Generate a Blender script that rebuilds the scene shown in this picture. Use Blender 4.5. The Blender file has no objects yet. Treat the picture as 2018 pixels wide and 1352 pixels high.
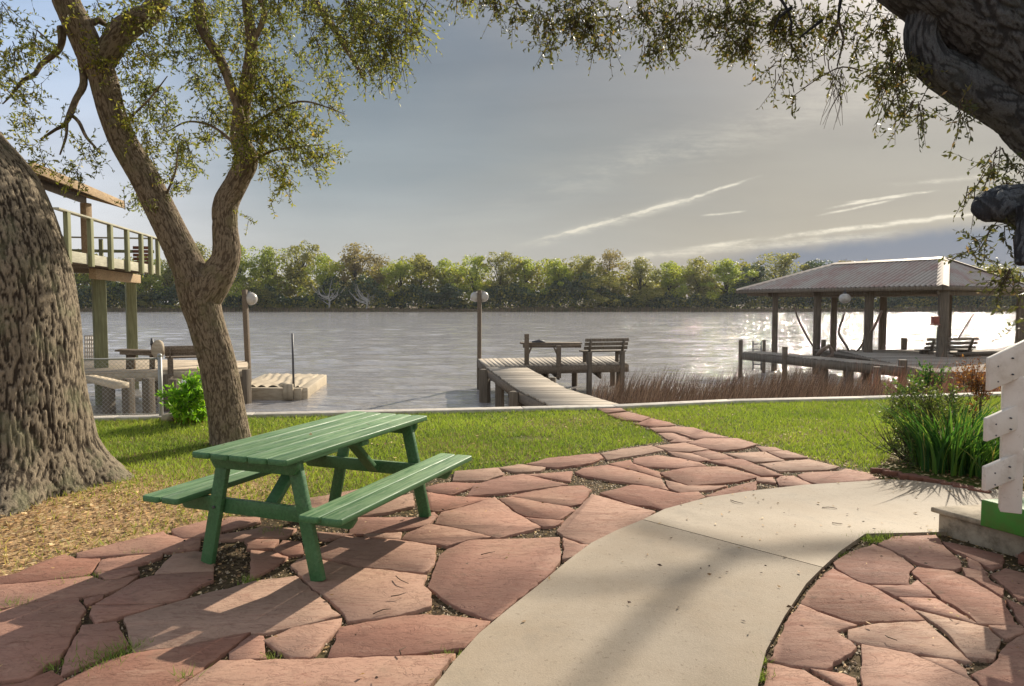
import bpy, math, random
import numpy as np
from mathutils import Vector, Matrix

random.seed(7)
RNG = np.random.default_rng(11)
R = math.radians

# ------------------------------------------------------------------ camera
H, F, PW, PH, HOR = 1.674, 1400.0, 2018, 1352, 598.6
PITCH = math.atan((PH / 2 - HOR) / F)
scene = bpy.context.scene
C = scene.collection
cam_d = bpy.data.cameras.new("camera")
cam = bpy.data.objects.new("camera", cam_d)
C.objects.link(cam)
cam.location = (0, 0, H)
cam.rotation_euler = (math.pi / 2 - PITCH, 0, 0)
cam_d.sensor_width = 36
cam_d.lens = F / PW * 36
cam_d.clip_start = 0.05
cam_d.clip_end = 3000
scene.camera = cam

# ------------------------------------------------------------------ light
SUN_AZ, SUN_EL = R(32), R(28)          # azimuth measured from +Y towards +X
SUNV = Vector((math.sin(SUN_AZ) * math.cos(SUN_EL), math.cos(SUN_AZ) * math.cos(SUN_EL), math.sin(SUN_EL)))
sd = bpy.data.lights.new("sun", 'SUN')
sd.energy = 5.0
sd.angle = R(0.55)
sd.color = (1.0, 0.90, 0.74)
so = bpy.data.objects.new("sun", sd)
so.rotation_euler = (-SUNV).to_track_quat('-Z', 'Y').to_euler()
so.location = (20, 30, 25)
C.objects.link(so)

vs = scene.view_settings
vs.view_transform = 'Standard'
vs.look = 'None'
vs.gamma = 1
vs.exposure = 0.50
try: vs.use_curve_mapping = False
except Exception: pass


class NT:
    """small node-graph writer"""
    def __init__(s, tree): s.t = tree; s.n = tree.nodes; s.l = tree.links; s.n.clear()
    def new(s, kind, **kw):
        n = s.n.new(kind)
        for k, v in kw.items(): setattr(n, k, v)
        return n
    def put(s, sock, v):
        if v is None: return
        if isinstance(v, bpy.types.NodeSocket): s.l.new(v, sock)
        elif isinstance(v, (tuple, list)) and sock.type == 'RGBA' and len(v) == 3: sock.default_value = (*v, 1)
        else: sock.default_value = v
    def m(s, op, a, b=None, c=None, clamp=False):
        n = s.new('ShaderNodeMath', operation=op); n.use_clamp = clamp
        s.put(n.inputs[0], a); s.put(n.inputs[1], b); s.put(n.inputs[2], c)
        return n.outputs[0]
    def vm(s, op, a, b=None):
        n = s.new('ShaderNodeVectorMath', operation=op)
        s.put(n.inputs[0], a); s.put(n.inputs[1], b)
        return n.outputs['Value'] if op in ('DOT_PRODUCT', 'LENGTH') else n.outputs[0]
    def mix(s, f, a, b, mode='MIX'):
        n = s.new('ShaderNodeMix', data_type='RGBA', blend_type=mode)
        s.put(n.inputs[0], f); s.put(n.inputs[6], a); s.put(n.inputs[7], b)
        return n.outputs[2]
    def rng(s, v, a, b, c=0.0, d=1.0, smooth=True):
        n = s.new('ShaderNodeMapRange'); n.interpolation_type = 'SMOOTHSTEP' if smooth else 'LINEAR'
        for i, q in enumerate((v, a, b, c, d)): s.put(n.inputs[i], q)
        return n.outputs[0]
    def noise(s, vec, scale=5, detail=3, rough=.5, dist=0.0, out='Fac'):
        n = s.new('ShaderNodeTexNoise')
        s.put(n.inputs['Vector'], vec); n.inputs['Scale'].default_value = scale
        n.inputs['Detail'].default_value = detail; n.inputs['Roughness'].default_value = rough
        n.inputs['Distortion'].default_value = dist
        return n.outputs[out]
    def mapv(s, vec, scale=(1, 1, 1), rot=(0, 0, 0), loc=(0, 0, 0)):
        n = s.new('ShaderNodeMapping'); s.put(n.inputs[0], vec)
        n.inputs['Location'].default_value = loc; n.inputs['Rotation'].default_value = rot; n.inputs['Scale'].default_value = scale
        return n.outputs[0]
    def comb(s, x, y, z=0.0):
        n = s.new('ShaderNodeCombineXYZ')
        for i, q in enumerate((x, y, z)): s.put(n.inputs[i], q)
        return n.outputs[0]
    def ramp(s, f, stops):
        n = s.new('ShaderNodeValToRGB'); s.put(n.inputs[0], f)
        e = n.color_ramp.elements
        while len(e) < len(stops): e.new(.5)
        for el, (p, c) in zip(e, stops): el.position = p; el.color = (*c, 1)
        return n.outputs[0]


def srgb(r, g, b):
    f = lambda c: (c / 255 / 12.92) if c / 255 <= .04045 else ((c / 255 + .055) / 1.055) ** 2.4
    return (f(r), f(g), f(b))


# ------------------------------------------------------------------ sky
def build_world():
    w = bpy.data.worlds.new("World"); scene.world = w; w.use_nodes = True
    g = NT(w.node_tree)
    out = g.new('ShaderNodeOutputWorld')
    bg = g.new('ShaderNodeBackground')
    tc = g.new('ShaderNodeTexCoord')
    sky = g.new('ShaderNodeTexSky', sky_type='NISHITA')
    sky.sun_disc = False; sky.sun_elevation = SUN_EL; sky.sun_rotation = SUN_AZ
    sep = g.new('ShaderNodeSeparateXYZ')
    nrm = g.vm('NORMALIZE', tc.outputs['Generated'])
    g.l.new(nrm, sep.inputs[0])
    dx, dy, dz = sep.outputs
    y = g.m('MAXIMUM', dy, .08)
    X = g.m('MINIMUM', g.m('MAXIMUM', g.m('DIVIDE', dx, y), -2.5), 2.5)
    Z = g.m('MINIMUM', g.m('MAXIMUM', g.m('DIVIDE', dz, y), -.02), 2.5)
    P = g.comb(X, Z)
    # broad soft cloud texture, dragged along a shallow diagonal
    soft = g.noise(g.mapv(P, scale=(.9, 2.6, 1), rot=(0, 0, R(-24))), 2.2, 4, .5, .5)
    soft2 = g.noise(g.mapv(P, scale=(1.2, 9, 1), rot=(0, 0, R(-14)), loc=(3, 1, 0)), 2.2, 5, .55, .3)
    t = g.rng(g.m('ADD', X, g.m('MULTIPLY', g.m('SUBTRACT', soft, .5), .55)), -.34, .42)
    cool = g.ramp(g.m('MULTIPLY', Z, 1.6), [(0, srgb(198, 195, 188)), (.10, srgb(186, 187, 184)), (.28, srgb(150, 161, 167)), (.52, srgb(122, 136, 148)), (.9, srgb(130, 146, 166))])
    warm = g.ramp(g.m('MULTIPLY', Z, 1.6), [(0, srgb(168, 157, 148)), (.14, srgb(166, 160, 147)), (.35, srgb(145, 143, 135)), (.6, srgb(150, 145, 141)), (.9, srgb(190, 180, 172))])
    col = g.mix(t, cool, warm)
    # blue sky thinning at far left
    col = g.mix(g.rng(X, -.25, -.62), col, g.mix(g.rng(Z, .0, .45), srgb(222, 222, 222), srgb(178, 200, 230)))
    # texture
    v = g.m('ADD', g.m('MULTIPLY', g.m('SUBTRACT', soft, .5), .5), g.m('MULTIPLY', g.m('SUBTRACT', soft2, .5), .42))
    col = g.mix(1.0, col, g.mix(g.m('ADD', v, .5, clamp=True), (.62, .62, .64), (1.38, 1.36, 1.32)), 'MULTIPLY')
    # far low bank of blue cloud on the right
    wob = g.m('MULTIPLY', g.m('SUBTRACT', g.noise(P, 9, 4, .6), .5), .035)
    lineb = g.m('ADD', g.m('ADD', g.m('MULTIPLY', g.m('SUBTRACT', X, .35), .115), .088), wob)
    below = g.rng(g.m('SUBTRACT', lineb, Z), .0, .030)
    low = g.m('MULTIPLY', below, g.rng(X, .18, .42))
    col = g.mix(g.m('MULTIPLY', low, .9), col, srgb(74, 98, 130))
    # thin bright streaks
    fine = g.rng(g.noise(g.mapv(P, scale=(9, 70, 1), rot=(0, 0, R(-20))), 2, 5, .7), .3, .62, 0, 1.0)
    def streak(x0, z0, slope, w_, xa, xb, amp, wobs=.02, curve=0.0):
        wb = g.m('MULTIPLY', g.m('SUBTRACT', g.noise(g.comb(X, z0 * 9), 11, 4, .55), .5), wobs)
        xx = g.m('SUBTRACT', X, x0)
        ln = g.m('ADD', g.m('ADD', g.m('MULTIPLY', xx, slope), z0), wb)
        ln = g.m('ADD', ln, g.m('MULTIPLY', g.m('MULTIPLY', xx, xx), curve))
        dd = g.m('DIVIDE', g.m('SUBTRACT', Z, ln), w_)
        k = g.m('EXPONENT', g.m('MULTIPLY', g.m('MULTIPLY', dd, dd), -1))
        mid = (xa + xb) / 2; half = (xb - xa) / 2
        fx = g.rng(g.m('ABSOLUTE', g.m('SUBTRACT', X, mid)), half, half * .45)
        return g.m('MULTIPLY', g.m('MULTIPLY', k, fx), g.m('MULTIPLY', g.m('ADD', fine, .35), amp))
    s = streak(.10, .107, .275, .0017, .02, .36, 1.5, .022)
    for a in ((.10, .103, .27, .006, -.02, .3, .4, .02), (.35, .090, .12, .0026, .2, .72, 1.3, .014, .0), (.35, .081, .09, .005, .0, .6, .5, .02),
              (.50, .143, .17, .0014, .43, .58, 1.2, .004), (.53, .149, .13, .0013, .46, .6, 1.2, .004), (.49, .136, .20, .0013, .42, .54, 1.1, .004),
              (.29, .125, .11, .0012, .26, .33, 1.1, .004), (.60, .172, .09, .003, .5, .75, .5, .01), (.2, .20, .28, .02, -.1, .55, .10, .05), (.3, .24, .3, .03, .0, .8, .10, .05)):
        s = g.m('ADD', s, streak(*a))
    brk = g.rng(g.noise(g.mapv(P, scale=(5, 14, 1), rot=(0, 0, R(-15)), loc=(1, 5, 0)), 1.6, 5, .7), .38, .56, .12, .85)
    col = g.mix(g.m('MULTIPLY', g.m('MINIMUM', s, 1.0), brk), col, srgb(232, 224, 205))
    # glow round the veiled sun
    dt = g.vm('DOT_PRODUCT', nrm, tuple(SUNV))
    dt = g.m('MAXIMUM', dt, 0)
    glow = g.m('ADD', g.m('MULTIPLY', g.m('POWER', dt, 22), .26), g.m('MULTIPLY', g.m('POWER', dt, 120), 1.2))
    col = g.mix(1.0, col, g.mix(glow, (0, 0, 0), (1, .93, .84)), 'ADD')
    # unseen sky behind the viewer, brightened to fill the front faces
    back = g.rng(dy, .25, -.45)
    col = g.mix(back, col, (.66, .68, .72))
    up = g.rng(dz, .55, .95)
    col = g.mix(g.m('MULTIPLY', up, .6), col, (.34, .39, .48))
    nis = g.mix(1.0, sky.outputs[0], (.05, .05, .05), 'MULTIPLY')
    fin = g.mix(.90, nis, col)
    # below the horizon (never seen past the ground)
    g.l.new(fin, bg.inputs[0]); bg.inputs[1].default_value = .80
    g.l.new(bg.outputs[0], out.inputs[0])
build_world()


# ------------------------------------------------------------------ helpers
def ray(px, py):
    cx, cy = (px - PW / 2) / F, (PH / 2 - py) / F
    c, s = math.cos(PITCH), math.sin(PITCH)
    return Vector((cx, c + s * cy, -s + c * cy))
def G(px, py, z=0.0):
    d = ray(px, py); t = (z - H) / d.z
    return Vector((d.x * t, d.y * t, z))
def D(px, py, y):
    d = ray(px, py); t = y / d.y
    return Vector((d.x * t, y, H + d.z * t))

_perm = RNG.integers(0, 1 << 30, 4096)
def _h(ix, iy, iz):
    k = (ix * 73856093) ^ (iy * 19349663) ^ (iz * 83492791)
    return (_perm[k & 4095] & 0xFFFF) / 65535.0
def vnoise(p):
    p = np.asarray(p, float); i = np.floor(p).astype(np.int64); f = p - i; f = f * f * (3 - 2 * f)
    x, y, z = i[..., 0], i[..., 1], i[..., 2]; fx, fy, fz = f[..., 0], f[..., 1], f[..., 2]
    def L(a, b, t): return a + (b - a) * t
    c00 = L(_h(x, y, z), _h(x + 1, y, z), fx); c10 = L(_h(x, y + 1, z), _h(x + 1, y + 1, z), fx)
    c01 = L(_h(x, y, z + 1), _h(x + 1, y, z + 1), fx); c11 = L(_h(x, y + 1, z + 1), _h(x + 1, y + 1, z + 1), fx)
    return L(L(c00, c10, fy), L(c01, c11, fy), fz) * 2 - 1
def fbm(p, o=3):
    p = np.asarray(p, float); a = 1; r = 0; s = 0
    for k in range(o): r = r + a * vnoise(p * 2 ** k + k * 17.3); s += a; a *= .5
    return r / s


class MB:
    """collects geometry for one mesh"""
    def __init__(s): s.v = []; s.f = []; s.n = 0; s.col = []; s.mi = []
    def add(s, V, Fc, col=None, mi=0):
        V = np.asarray(V, float).reshape(-1, 3)
        s.v.append(V)
        if isinstance(Fc, np.ndarray): s.f.append(('a', Fc + s.n))
        else: s.f.append(('l', [tuple(i + s.n for i in q) for q in Fc]))
        s.mi.append(mi)
        if col is not None: s.col.append(np.broadcast_to(np.asarray(col, float), (len(V), 3)))
        s.n += len(V)
    def box(s, c, size, rot=None):
        h = np.array(size, float) / 2
        V = np.array([[x, y, z] for z in (-1, 1) for y in (-1, 1) for x in (-1, 1)], float) * h
        if rot is not None: V = V @ np.array(rot).T
        s.add(V + np.array(c, float), [(0, 2, 3, 1), (4, 5, 7, 6), (0, 1, 5, 4), (2, 6, 7, 3), (0, 4, 6, 2), (1, 3, 7, 5)])
    def beam(s, a, b, w, h, up=(0, 0, 1), ext=0.0):
        """box from a to b, w across, h along up"""
        a = np.array(a, float); b = np.array(b, float); d = b - a; L = np.linalg.norm(d); d /= L
        u = np.array(up, float); x = np.cross(d, u)
        if np.linalg.norm(x) < 1e-4: x = np.cross(d, (1, 0, 0))
        x /= np.linalg.norm(x); u = np.cross(x, d)
        s.box((a + b) / 2, (w, L + 2 * ext, h), np.stack([x, d, u], 1))
    def quadplate(s, pts, th):
        """flat polygon pts (3D, ccw from above) with thickness th downwards"""
        P = [np.array(p, float) for p in pts]; n = len(P)
        V = P + [p - np.array((0, 0, th)) for p in P]
        s.add(V, [tuple(range(n)), tuple(range(2 * n - 1, n - 1, -1))] + [(i, n + i, n + (i + 1) % n, (i + 1) % n) for i in range(n)])
    def tube(s, pts, rad, seg=8, step=None, noise=None, cap=True, twist=0.0):
        """pts list of 3D, rad list; Catmull-Rom resampled"""
        P = np.array([tuple(p) for p in pts], float); Rr = np.array(rad if hasattr(rad, '__len__') else [rad] * len(P), float)
        if step and len(P) > 2 or step:
            Q = []; RR = []
            n = len(P)
            for i in range(n - 1):
                p0 = P[max(i - 1, 0)]; p1 = P[i]; p2 = P[i + 1]; p3 = P[min(i + 2, n - 1)]
                k = max(1, int(np.linalg.norm(p2 - p1) / step))
                for j in range(k):
                    t = j / k
                    Q.append(.5 * ((2 * p1) + (-p0 + p2) * t + (2 * p0 - 5 * p1 + 4 * p2 - p3) * t * t + (-p0 + 3 * p1 - 3 * p2 + p3) * t ** 3))
                    RR.append(Rr[i] + (Rr[i + 1] - Rr[i]) * (t * t * (3 - 2 * t)))
            Q.append(P[-1]); RR.append(Rr[-1]); P = np.array(Q); Rr = np.array(RR)
        n = len(P)
        T = np.gradient(P, axis=0); T /= np.linalg.norm(T, axis=1)[:, None] + 1e-9
        u = np.cross(T[0], (0, 1, .3)); 
        if np.linalg.norm(u) < .1: u = np.cross(T[0], (1, 0, 0))
        u /= np.linalg.norm(u); U = [u]
        for i in range(1, n):
            u = U[-1] - T[i] * np.dot(U[-1], T[i]); u /= np.linalg.norm(u) + 1e-9; U.append(u)
        U = np.array(U); W = np.cross(T, U)
        a = np.linspace(0, 2 * np.pi, seg, endpoint=False)
        ca, sa = np.cos(a), np.sin(a)
        dirs = U[:, None, :] * ca[None, :, None] + W[:, None, :] * sa[None, :, None]
        rr = np.repeat(Rr[:, None], seg, 1)
        arc = np.concatenate([[0], np.cumsum(np.linalg.norm(np.diff(P, axis=0), axis=1))])
        if noise is not None: rr = rr * noise(a[None, :] + 0 * arc[:, None], arc[:, None] + 0 * a[None, :], Rr[:, None], dirs, P)
        V = P[:, None, :] + dirs * rr[..., None]
        if noise is not None and getattr(noise, 'cav', None) is not None: s.col.append(np.repeat(noise.cav.reshape(-1, 1), 3, 1))
        I = np.arange(n * seg).reshape(n, seg)
        Fq = np.stack([I[:-1], np.roll(I[:-1], -1, 1), np.roll(I[1:], -1, 1), I[1:]], -1).reshape(-1, 4)
        s.add(V.reshape(-1, 3), Fq)
        if cap:
            b = s.n - n * seg
            s.f.append(('l', [tuple(b + j for j in range(seg))[::-1], tuple(b + (n - 1) * seg + j for j in range(seg))])); s.mi.append(0)
    def sphere(s, c, r, nu=16, nv=10, sc=(1, 1, 1), nz=0.0):
        V = []; c = np.array(c, float)
        for j in range(nv + 1):
            ph = math.pi * j / nv
            for i in range(nu):
                th = 2 * math.pi * i / nu
                V.append((math.sin(ph) * math.cos(th), math.sin(ph) * math.sin(th), math.cos(ph)))
        V = np.array(V)
        if nz: V = V * (1 + nz * fbm(V * 2.2 + c, 3)[:, None])
        s.add(V * r * np.array(sc) + c, [(j * nu + i, (j + 1) * nu + i, (j + 1) * nu + (i + 1) % nu, j * nu + (i + 1) % nu) for j in range(nv) for i in range(nu)])


def make_mesh(name, mb, mats, off=(0, 0, 0), smooth=False):
    V = np.concatenate(mb.v) - np.array(off, float)
    me = bpy.data.meshes.new(name)
    loops = []; starts = []; tot = []; mi = []
    pos = 0
    for (k, Fc), m_ in zip(mb.f, mb.mi):
        if k == 'a':
            n, w = Fc.shape; loops.append(Fc.reshape(-1)); starts.append(pos + np.arange(n) * w); tot.append(np.full(n, w)); mi.append(np.full(n, m_)); pos += n * w
        else:
            for q in Fc:
                loops.append(np.array(q)); starts.append(np.array([pos])); tot.append(np.array([len(q)])); mi.append(np.array([m_])); pos += len(q)
    loops = np.concatenate(loops); starts = np.concatenate(starts); tot = np.concatenate(tot)
    me.vertices.add(len(V)); me.vertices.foreach_set('co', V.astype(np.float32).ravel())
    me.loops.add(len(loops)); me.loops.foreach_set('vertex_index', loops.astype(np.int32))
    me.polygons.add(len(starts)); me.polygons.foreach_set('loop_start', starts.astype(np.int32)); me.polygons.foreach_set('loop_total', tot.astype(np.int32))
    me.polygons.foreach_set('material_index', np.concatenate(mi).astype(np.int32))
    if smooth: me.polygons.foreach_set('use_smooth', np.ones(len(starts), bool))
    me.update(calc_edges=True); me.validate()
    if mb.col:
        ca = me.color_attributes.new('tint', 'FLOAT_COLOR', 'POINT')
        cc = np.concatenate(mb.col); cc = np.concatenate([cc, np.ones((len(cc), 1))], 1)
        ca.data.foreach_set('color', cc.astype(np.float32).ravel())
    for m_ in (mats if isinstance(mats, (list, tuple)) else [mats]): me.materials.append(m_)
    return me

def thing(name, label, cat, loc=(0, 0, 0), group=None):
    o = bpy.data.objects.new(name, None); C.objects.link(o); o.location = loc; o.empty_display_size = .2
    o['label'] = label; o['category'] = cat; o['org'] = tuple(loc)
    if group: o['group'] = group
    return o
def obj(name, mb, mat, parent=None, loc=None, smooth=False, bevel=0.0, label=None, cat=None, group=None, kind=None):
    if parent is not None: org = tuple(parent['org'])
    else: org = tuple(loc) if loc is not None else (0, 0, 0)
    o = bpy.data.objects.new(name, make_mesh(name, mb, mat, org, smooth)); C.objects.link(o)
    o['org'] = org
    if parent is not None: o.parent = parent
    else: o.location = org
    if bevel:
        b = o.modifiers.new('bevel', 'BEVEL'); b.width = bevel; b.segments = 2; b.limit_method = 'ANGLE'; b.angle_limit = R(40)
    if label: o['label'] = label
    if cat: o['category'] = cat
    if group: o['group'] = group
    if kind: o['kind'] = kind
    return o

def inpoly(x, y, poly):
    x = np.asarray(x); y = np.asarray(y); r = np.zeros(x.shape, bool); n = len(poly)
    for i in range(n):
        x1, y1 = poly[i][0], poly[i][1]; x2, y2 = poly[(i + 1) % n][0], poly[(i + 1) % n][1]
        if y1 == y2: continue
        r ^= ((y1 > y) != (y2 > y)) & (x < (x2 - x1) * (y - y1) / (y2 - y1) + x1)
    return r


# ------------------------------------------------------------------ materials
def M(name, build):
    m = bpy.data.materials.new(name); m.use_nodes = True
    g = NT(m.node_tree); out = g.new('ShaderNodeOutputMaterial')
    tc = g.new('ShaderNodeTexCoord'); geo = g.new('ShaderNodeNewGeometry')
    sh = build(g, tc.outputs['Object'], geo.outputs['Random Per Island'])
    g.l.new(sh, out.inputs[0]); return m
def bump(g, h, strength=.4, dist=.01):
    b = g.new('ShaderNodeBump'); b.inputs['Strength'].default_value = strength; b.inputs['Distance'].default_value = dist
    g.put(b.inputs['Height'], h); return b.outputs[0]
def pbr(g, col, rough=.7, nrm=None, spec=.3, metal=0.0, **kw):
    p = g.new('ShaderNodeBsdfPrincipled')
    g.put(p.inputs['Base Color'], col); g.put(p.inputs['Roughness'], rough); g.put(p.inputs['Specular IOR Level'], spec); g.put(p.inputs['Metallic'], metal)
    if nrm is not None: g.put(p.inputs['Normal'], nrm)
    for k, v in kw.items(): g.put(p.inputs[k], v)
    return p.outputs[0]

def wood(name, base, dark, var=.35, grain=(60, 2, 60), rough=.8, bstr=.4, patch=None):
    def b(g, O, I):
        n1 = g.noise(g.mapv(O, scale=grain), 1, 4, .6)
        n2 = g.noise(O, 1.7, 4, .6)
        c = g.mix(g.rng(n1, .3, .72), dark, base)
        c = g.mix(g.rng(n2, .42, .68, 0, .55), c, tuple(x * .62 for x in base))
        c = g.mix(1.0, c, g.mix(I, (1 - var,) * 3, (1 + var * .5,) * 3), 'MULTIPLY')
        if patch: c = g.mix(g.rng(g.noise(O, 6, 5, .7), .56, .62, 0, .8), c, patch)
        return pbr(g, c, rough, bump(g, n1, bstr, .004), .25)
    return M(name, b)

def bark(name, a, b_, moss, scale=1.0, bst=.8):
    def f(g, O, I):
        v = g.mapv(O, scale=(1, 1, .28))
        n1 = g.noise(v, 26 * scale, 5, .65, .6)
        n2 = g.noise(O, 3.2, 4, .6)
        n3 = g.noise(O, 90 * scale, 3, .6)
        vc = g.new('ShaderNodeVertexColor'); vc.layer_name = 'tint'
        cav = g.new('ShaderNodeSeparateColor'); g.l.new(vc.outputs[0], cav.inputs[0])
        n1b = g.m('ADD', g.m('MULTIPLY', cav.outputs[0], .50), g.m('MULTIPLY', n1, .85))
        c = g.mix(g.rng(n1b, .56, .95), a, b_)
        c = g.mix(g.rng(n2, .5, .68, 0, .6), c, moss)
        c = g.mix(g.rng(n3, .35, .7, 0, .35), c, tuple(x * .5 for x in a))
        h = g.m('ADD', n1, g.m('MULTIPLY', n3, .4))
        return pbr(g, c, .9, bump(g, h, bst, .02), .15)
    return M(name, f)

def leafmat(name, c1, c2, c3, trans=.45, rough=.5, pale=None):
    def f(g, O, I):
        c = g.ramp(I, [(0, c1), (.5, c2), (.92, c3), (1, pale or c3)])
        c = g.mix(g.rng(g.noise(O, .9, 3, .6), .35, .7), c, g.mix(1.0, c, (1.25, 1.12, .7), 'MULTIPLY'))
        p = pbr(g, c, rough, None, .35)
        t = g.new('ShaderNodeBsdfTranslucent'); g.put(t.inputs[0], g.mix(1.0, c, (1.6, 1.65, .85), 'MULTIPLY'))
        mx = g.new('ShaderNodeMixShader'); mx.inputs[0].default_value = trans
        g.l.new(p, mx.inputs[1]); g.l.new(t.outputs[0], mx.inputs[2]); return mx.outputs[0]
    return M(name, f)

def tintmat(name, trans=.3, rough=.7, gain=(1.5, 1.6, .8)):
    def f(g, O, I):
        a = g.new('ShaderNodeVertexColor'); a.layer_name = 'tint'
        c = g.mix(1.0, a.outputs[0], g.mix(I, (.7,) * 3, (1.3,) * 3), 'MULTIPLY')
        p = pbr(g, c, rough, None, .2)
        if not trans: return p
        t = g.new('ShaderNodeBsdfTranslucent'); g.put(t.inputs[0], g.mix(1.0, c, gain, 'MULTIPLY'))
        mx = g.new('ShaderNodeMixShader'); mx.inputs[0].default_value = trans
        g.l.new(p, mx.inputs[1]); g.l.new(t.outputs[0], mx.inputs[2]); return mx.outputs[0]
    return M(name, f)

def m_flag(g, O, I):
    n = g.noise(O, 1.3, 4, .6); st = g.noise(g.mapv(O, scale=(3, 13, 3), rot=(0, 0, .5)), 1.6, 5, .62, .8); fine = g.noise(O, 55, 4, .7)
    c = g.ramp(I, [(0, (.40, .20, .145)), (.2, (.31, .155, .115)), (.38, (.45, .25, .19)), (.56, (.36, .195, .15)), (.74, (.42, .245, .19)), (.9, (.44, .27, .205)), (1, (.42, .28, .215))])
    c = g.mix(g.rng(n, .4, .7, 0, .5), c, (.44, .29, .21))
    c = g.mix(g.rng(st, .54, .66, 0, .25), c, (.30, .135, .10))
    c = g.mix(g.rng(g.noise(O, 4.5, 5, .7), .58, .72, 0, .5), c, (.27, .17, .12))
    c = g.mix(1.0, c, g.mix(fine, (.82,) * 3, (1.15,) * 3), 'MULTIPLY')
    h = g.m('ADD', g.m('MULTIPLY', st, 1.0), g.m('MULTIPLY', fine, .35))
    L1 = g.noise(g.mapv(O, scale=(2.2, 5.5, 2), rot=(0, 0, .6)), 1, 6, .72, .8); L2 = g.noise(g.mapv(O, scale=(5, 9, 5), rot=(0, 0, -.4), loc=(4, 2, 0)), 1, 6, .75, .6)
    led = g.m('ADD', g.m('ADD', g.rng(L1, .46, .475), g.rng(L1, .57, .58)), g.m('MULTIPLY', g.rng(L2, .53, .545), .6))
    h = g.m('ADD', g.m('MULTIPLY', led, .55), g.m('ADD', g.m('MULTIPLY', fine, .30), g.m('MULTIPLY', g.noise(O, 22, 6, .75), .45)))
    c = g.mix(g.rng(L1, .57, .59, 0, .35), c, (.27, .15, .115)); c = g.mix(g.rng(L2, .60, .63, 0, .30), c, (.50, .33, .25))
    c = g.mix(g.rng(g.noise(O, 3.1, 5, .7), .60, .70, 0, .45), c, (.20, .145, .105))
    c = g.mix(g.rng(g.noise(g.mapv(O, scale=(9, 34, 9), rot=(0, 0, .5)), 1, 6, .75, .6), .55, .63, 0, .45), c, (.22, .10, .075))
    c = g.mix(1.0, c, (.87, .865, .83), 'MULTIPLY')
    return pbr(g, c, g.rng(st, .3, .7, .78, .92), bump(g, h, .8, .006), .16)
def m_conc(g, O, I):
    n = g.noise(O, 1.1, 5, .6); fine = g.noise(O, 120, 3, .7); sp = g.noise(O, 38, 3, .6); mid = g.noise(O, 6, 4, .65)
    c = g.mix(g.rng(n, .35, .7), (.35, .285, .21), (.30, .23, .155))
    c = g.mix(g.rng(mid, .48, .70, 0, .5), c, (.29, .235, .165))
    c = g.mix(g.rng(g.noise(O, 2.3, 6, .75, .4), .54, .66, 0, .35), c, (.22, .185, .14))
    #vo = g.new('ShaderNodeTexVoronoi', feature='DISTANCE_TO_EDGE'); g.put(vo.inputs['Vector'], g.vm('ADD', O, g.vm('MULTIPLY', g.noise(O, 3, 5, .7, out='Color'), (.5, .5, 0)))); vo.inputs['Scale'].default_value = .42

    c = g.mix(g.rng(sp, .62, .70, 0, .7), c, (.20, .15, .10))
    c = g.mix(1.0, c, g.mix(fine, (.8,) * 3, (1.2,) * 3), 'MULTIPLY')
    return pbr(g, c, .75, bump(g, g.m('ADD', fine, g.m('MULTIPLY', mid, 1.2)), .35, .006), .3)
def m_soil(g, O, I):
    n = g.noise(O, 28, 5, .7); k = g.noise(O, 2, 4, .6)
    c = g.mix(g.rng(n, .35, .65), (.035, .024, .014), (.13, .095, .055))
    c = g.mix(g.rng(k, .45, .65, 0, .6), c, (.10, .085, .035))
    return pbr(g, c, .95, bump(g, n, .8, .02), .1)
def m_lawn(g, O, I):
    n = g.noise(O, 35, 5, .7); k = g.noise(O, .8, 4, .6)
    c = g.mix(g.rng(n, .35, .65), (.05, .065, .015), (.12, .15, .03))
    c = g.mix(g.rng(k, .42, .62, 0, .8), c, (.22, .16, .07))
    sp = g.new('ShaderNodeSeparateXYZ'); g.l.new(O, sp.inputs[0])
    dz = g.m('MULTIPLY', g.rng(g.m('ADD', sp.outputs[0], g.m('MULTIPLY', k, .8)), -1.0, -2.2), g.rng(g.m('ADD', sp.outputs[1], g.m('MULTIPLY', k, 1.6)), 8.8, 7.2))
    c = g.mix(dz, c, g.mix(g.rng(n, .3, .7), (.26, .16, .08), (.62, .42, .23)))
    return pbr(g, c, .95, bump(g, n, .8, .03), .1)
def m_water(g, O, I):
    big = g.noise(g.mapv(O, scale=(.16, .42, 1), rot=(0, 0, R(-8))), 1, 3, .55, .4)
    med = g.noise(g.mapv(O, scale=(.75, 2.1, 1), rot=(0, 0, R(-6))), 1, 4, .62, .5)
    sm = g.noise(g.mapv(O, scale=(3.2, 7.5, 1), rot=(0, 0, R(5))), 1, 4, .65, .3)
    h = g.m('ADD', g.m('ADD', g.m('MULTIPLY', big, .22), g.m('MULTIPLY', med, .19)), g.m('MULTIPLY', sm, .06))
    c = g.mix(g.noise(O, .08, 3, .5), (.31, .29, .28), (.40, .375, .36))
    return pbr(g, c, .06, bump(g, h, 1.0, 1.0), .5, IOR=1.75)
def m_metal_roof(g, O, I):
    n = g.noise(g.mapv(O, scale=(1, 1, 1)), 1.2, 5, .7); n2 = g.noise(O, 14, 4, .7)
    c = g.mix(g.rng(n, .38, .72), (.42, .39, .35), (.36, .24, .21))
    c = g.mix(g.rng(n2, .55, .75, 0, .6), c, (.20, .10, .07))
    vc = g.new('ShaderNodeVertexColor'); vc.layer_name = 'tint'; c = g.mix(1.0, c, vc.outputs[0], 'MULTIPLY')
    return pbr(g, c, .45, bump(g, n2, .1, .01), .5, metal=.35)

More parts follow.
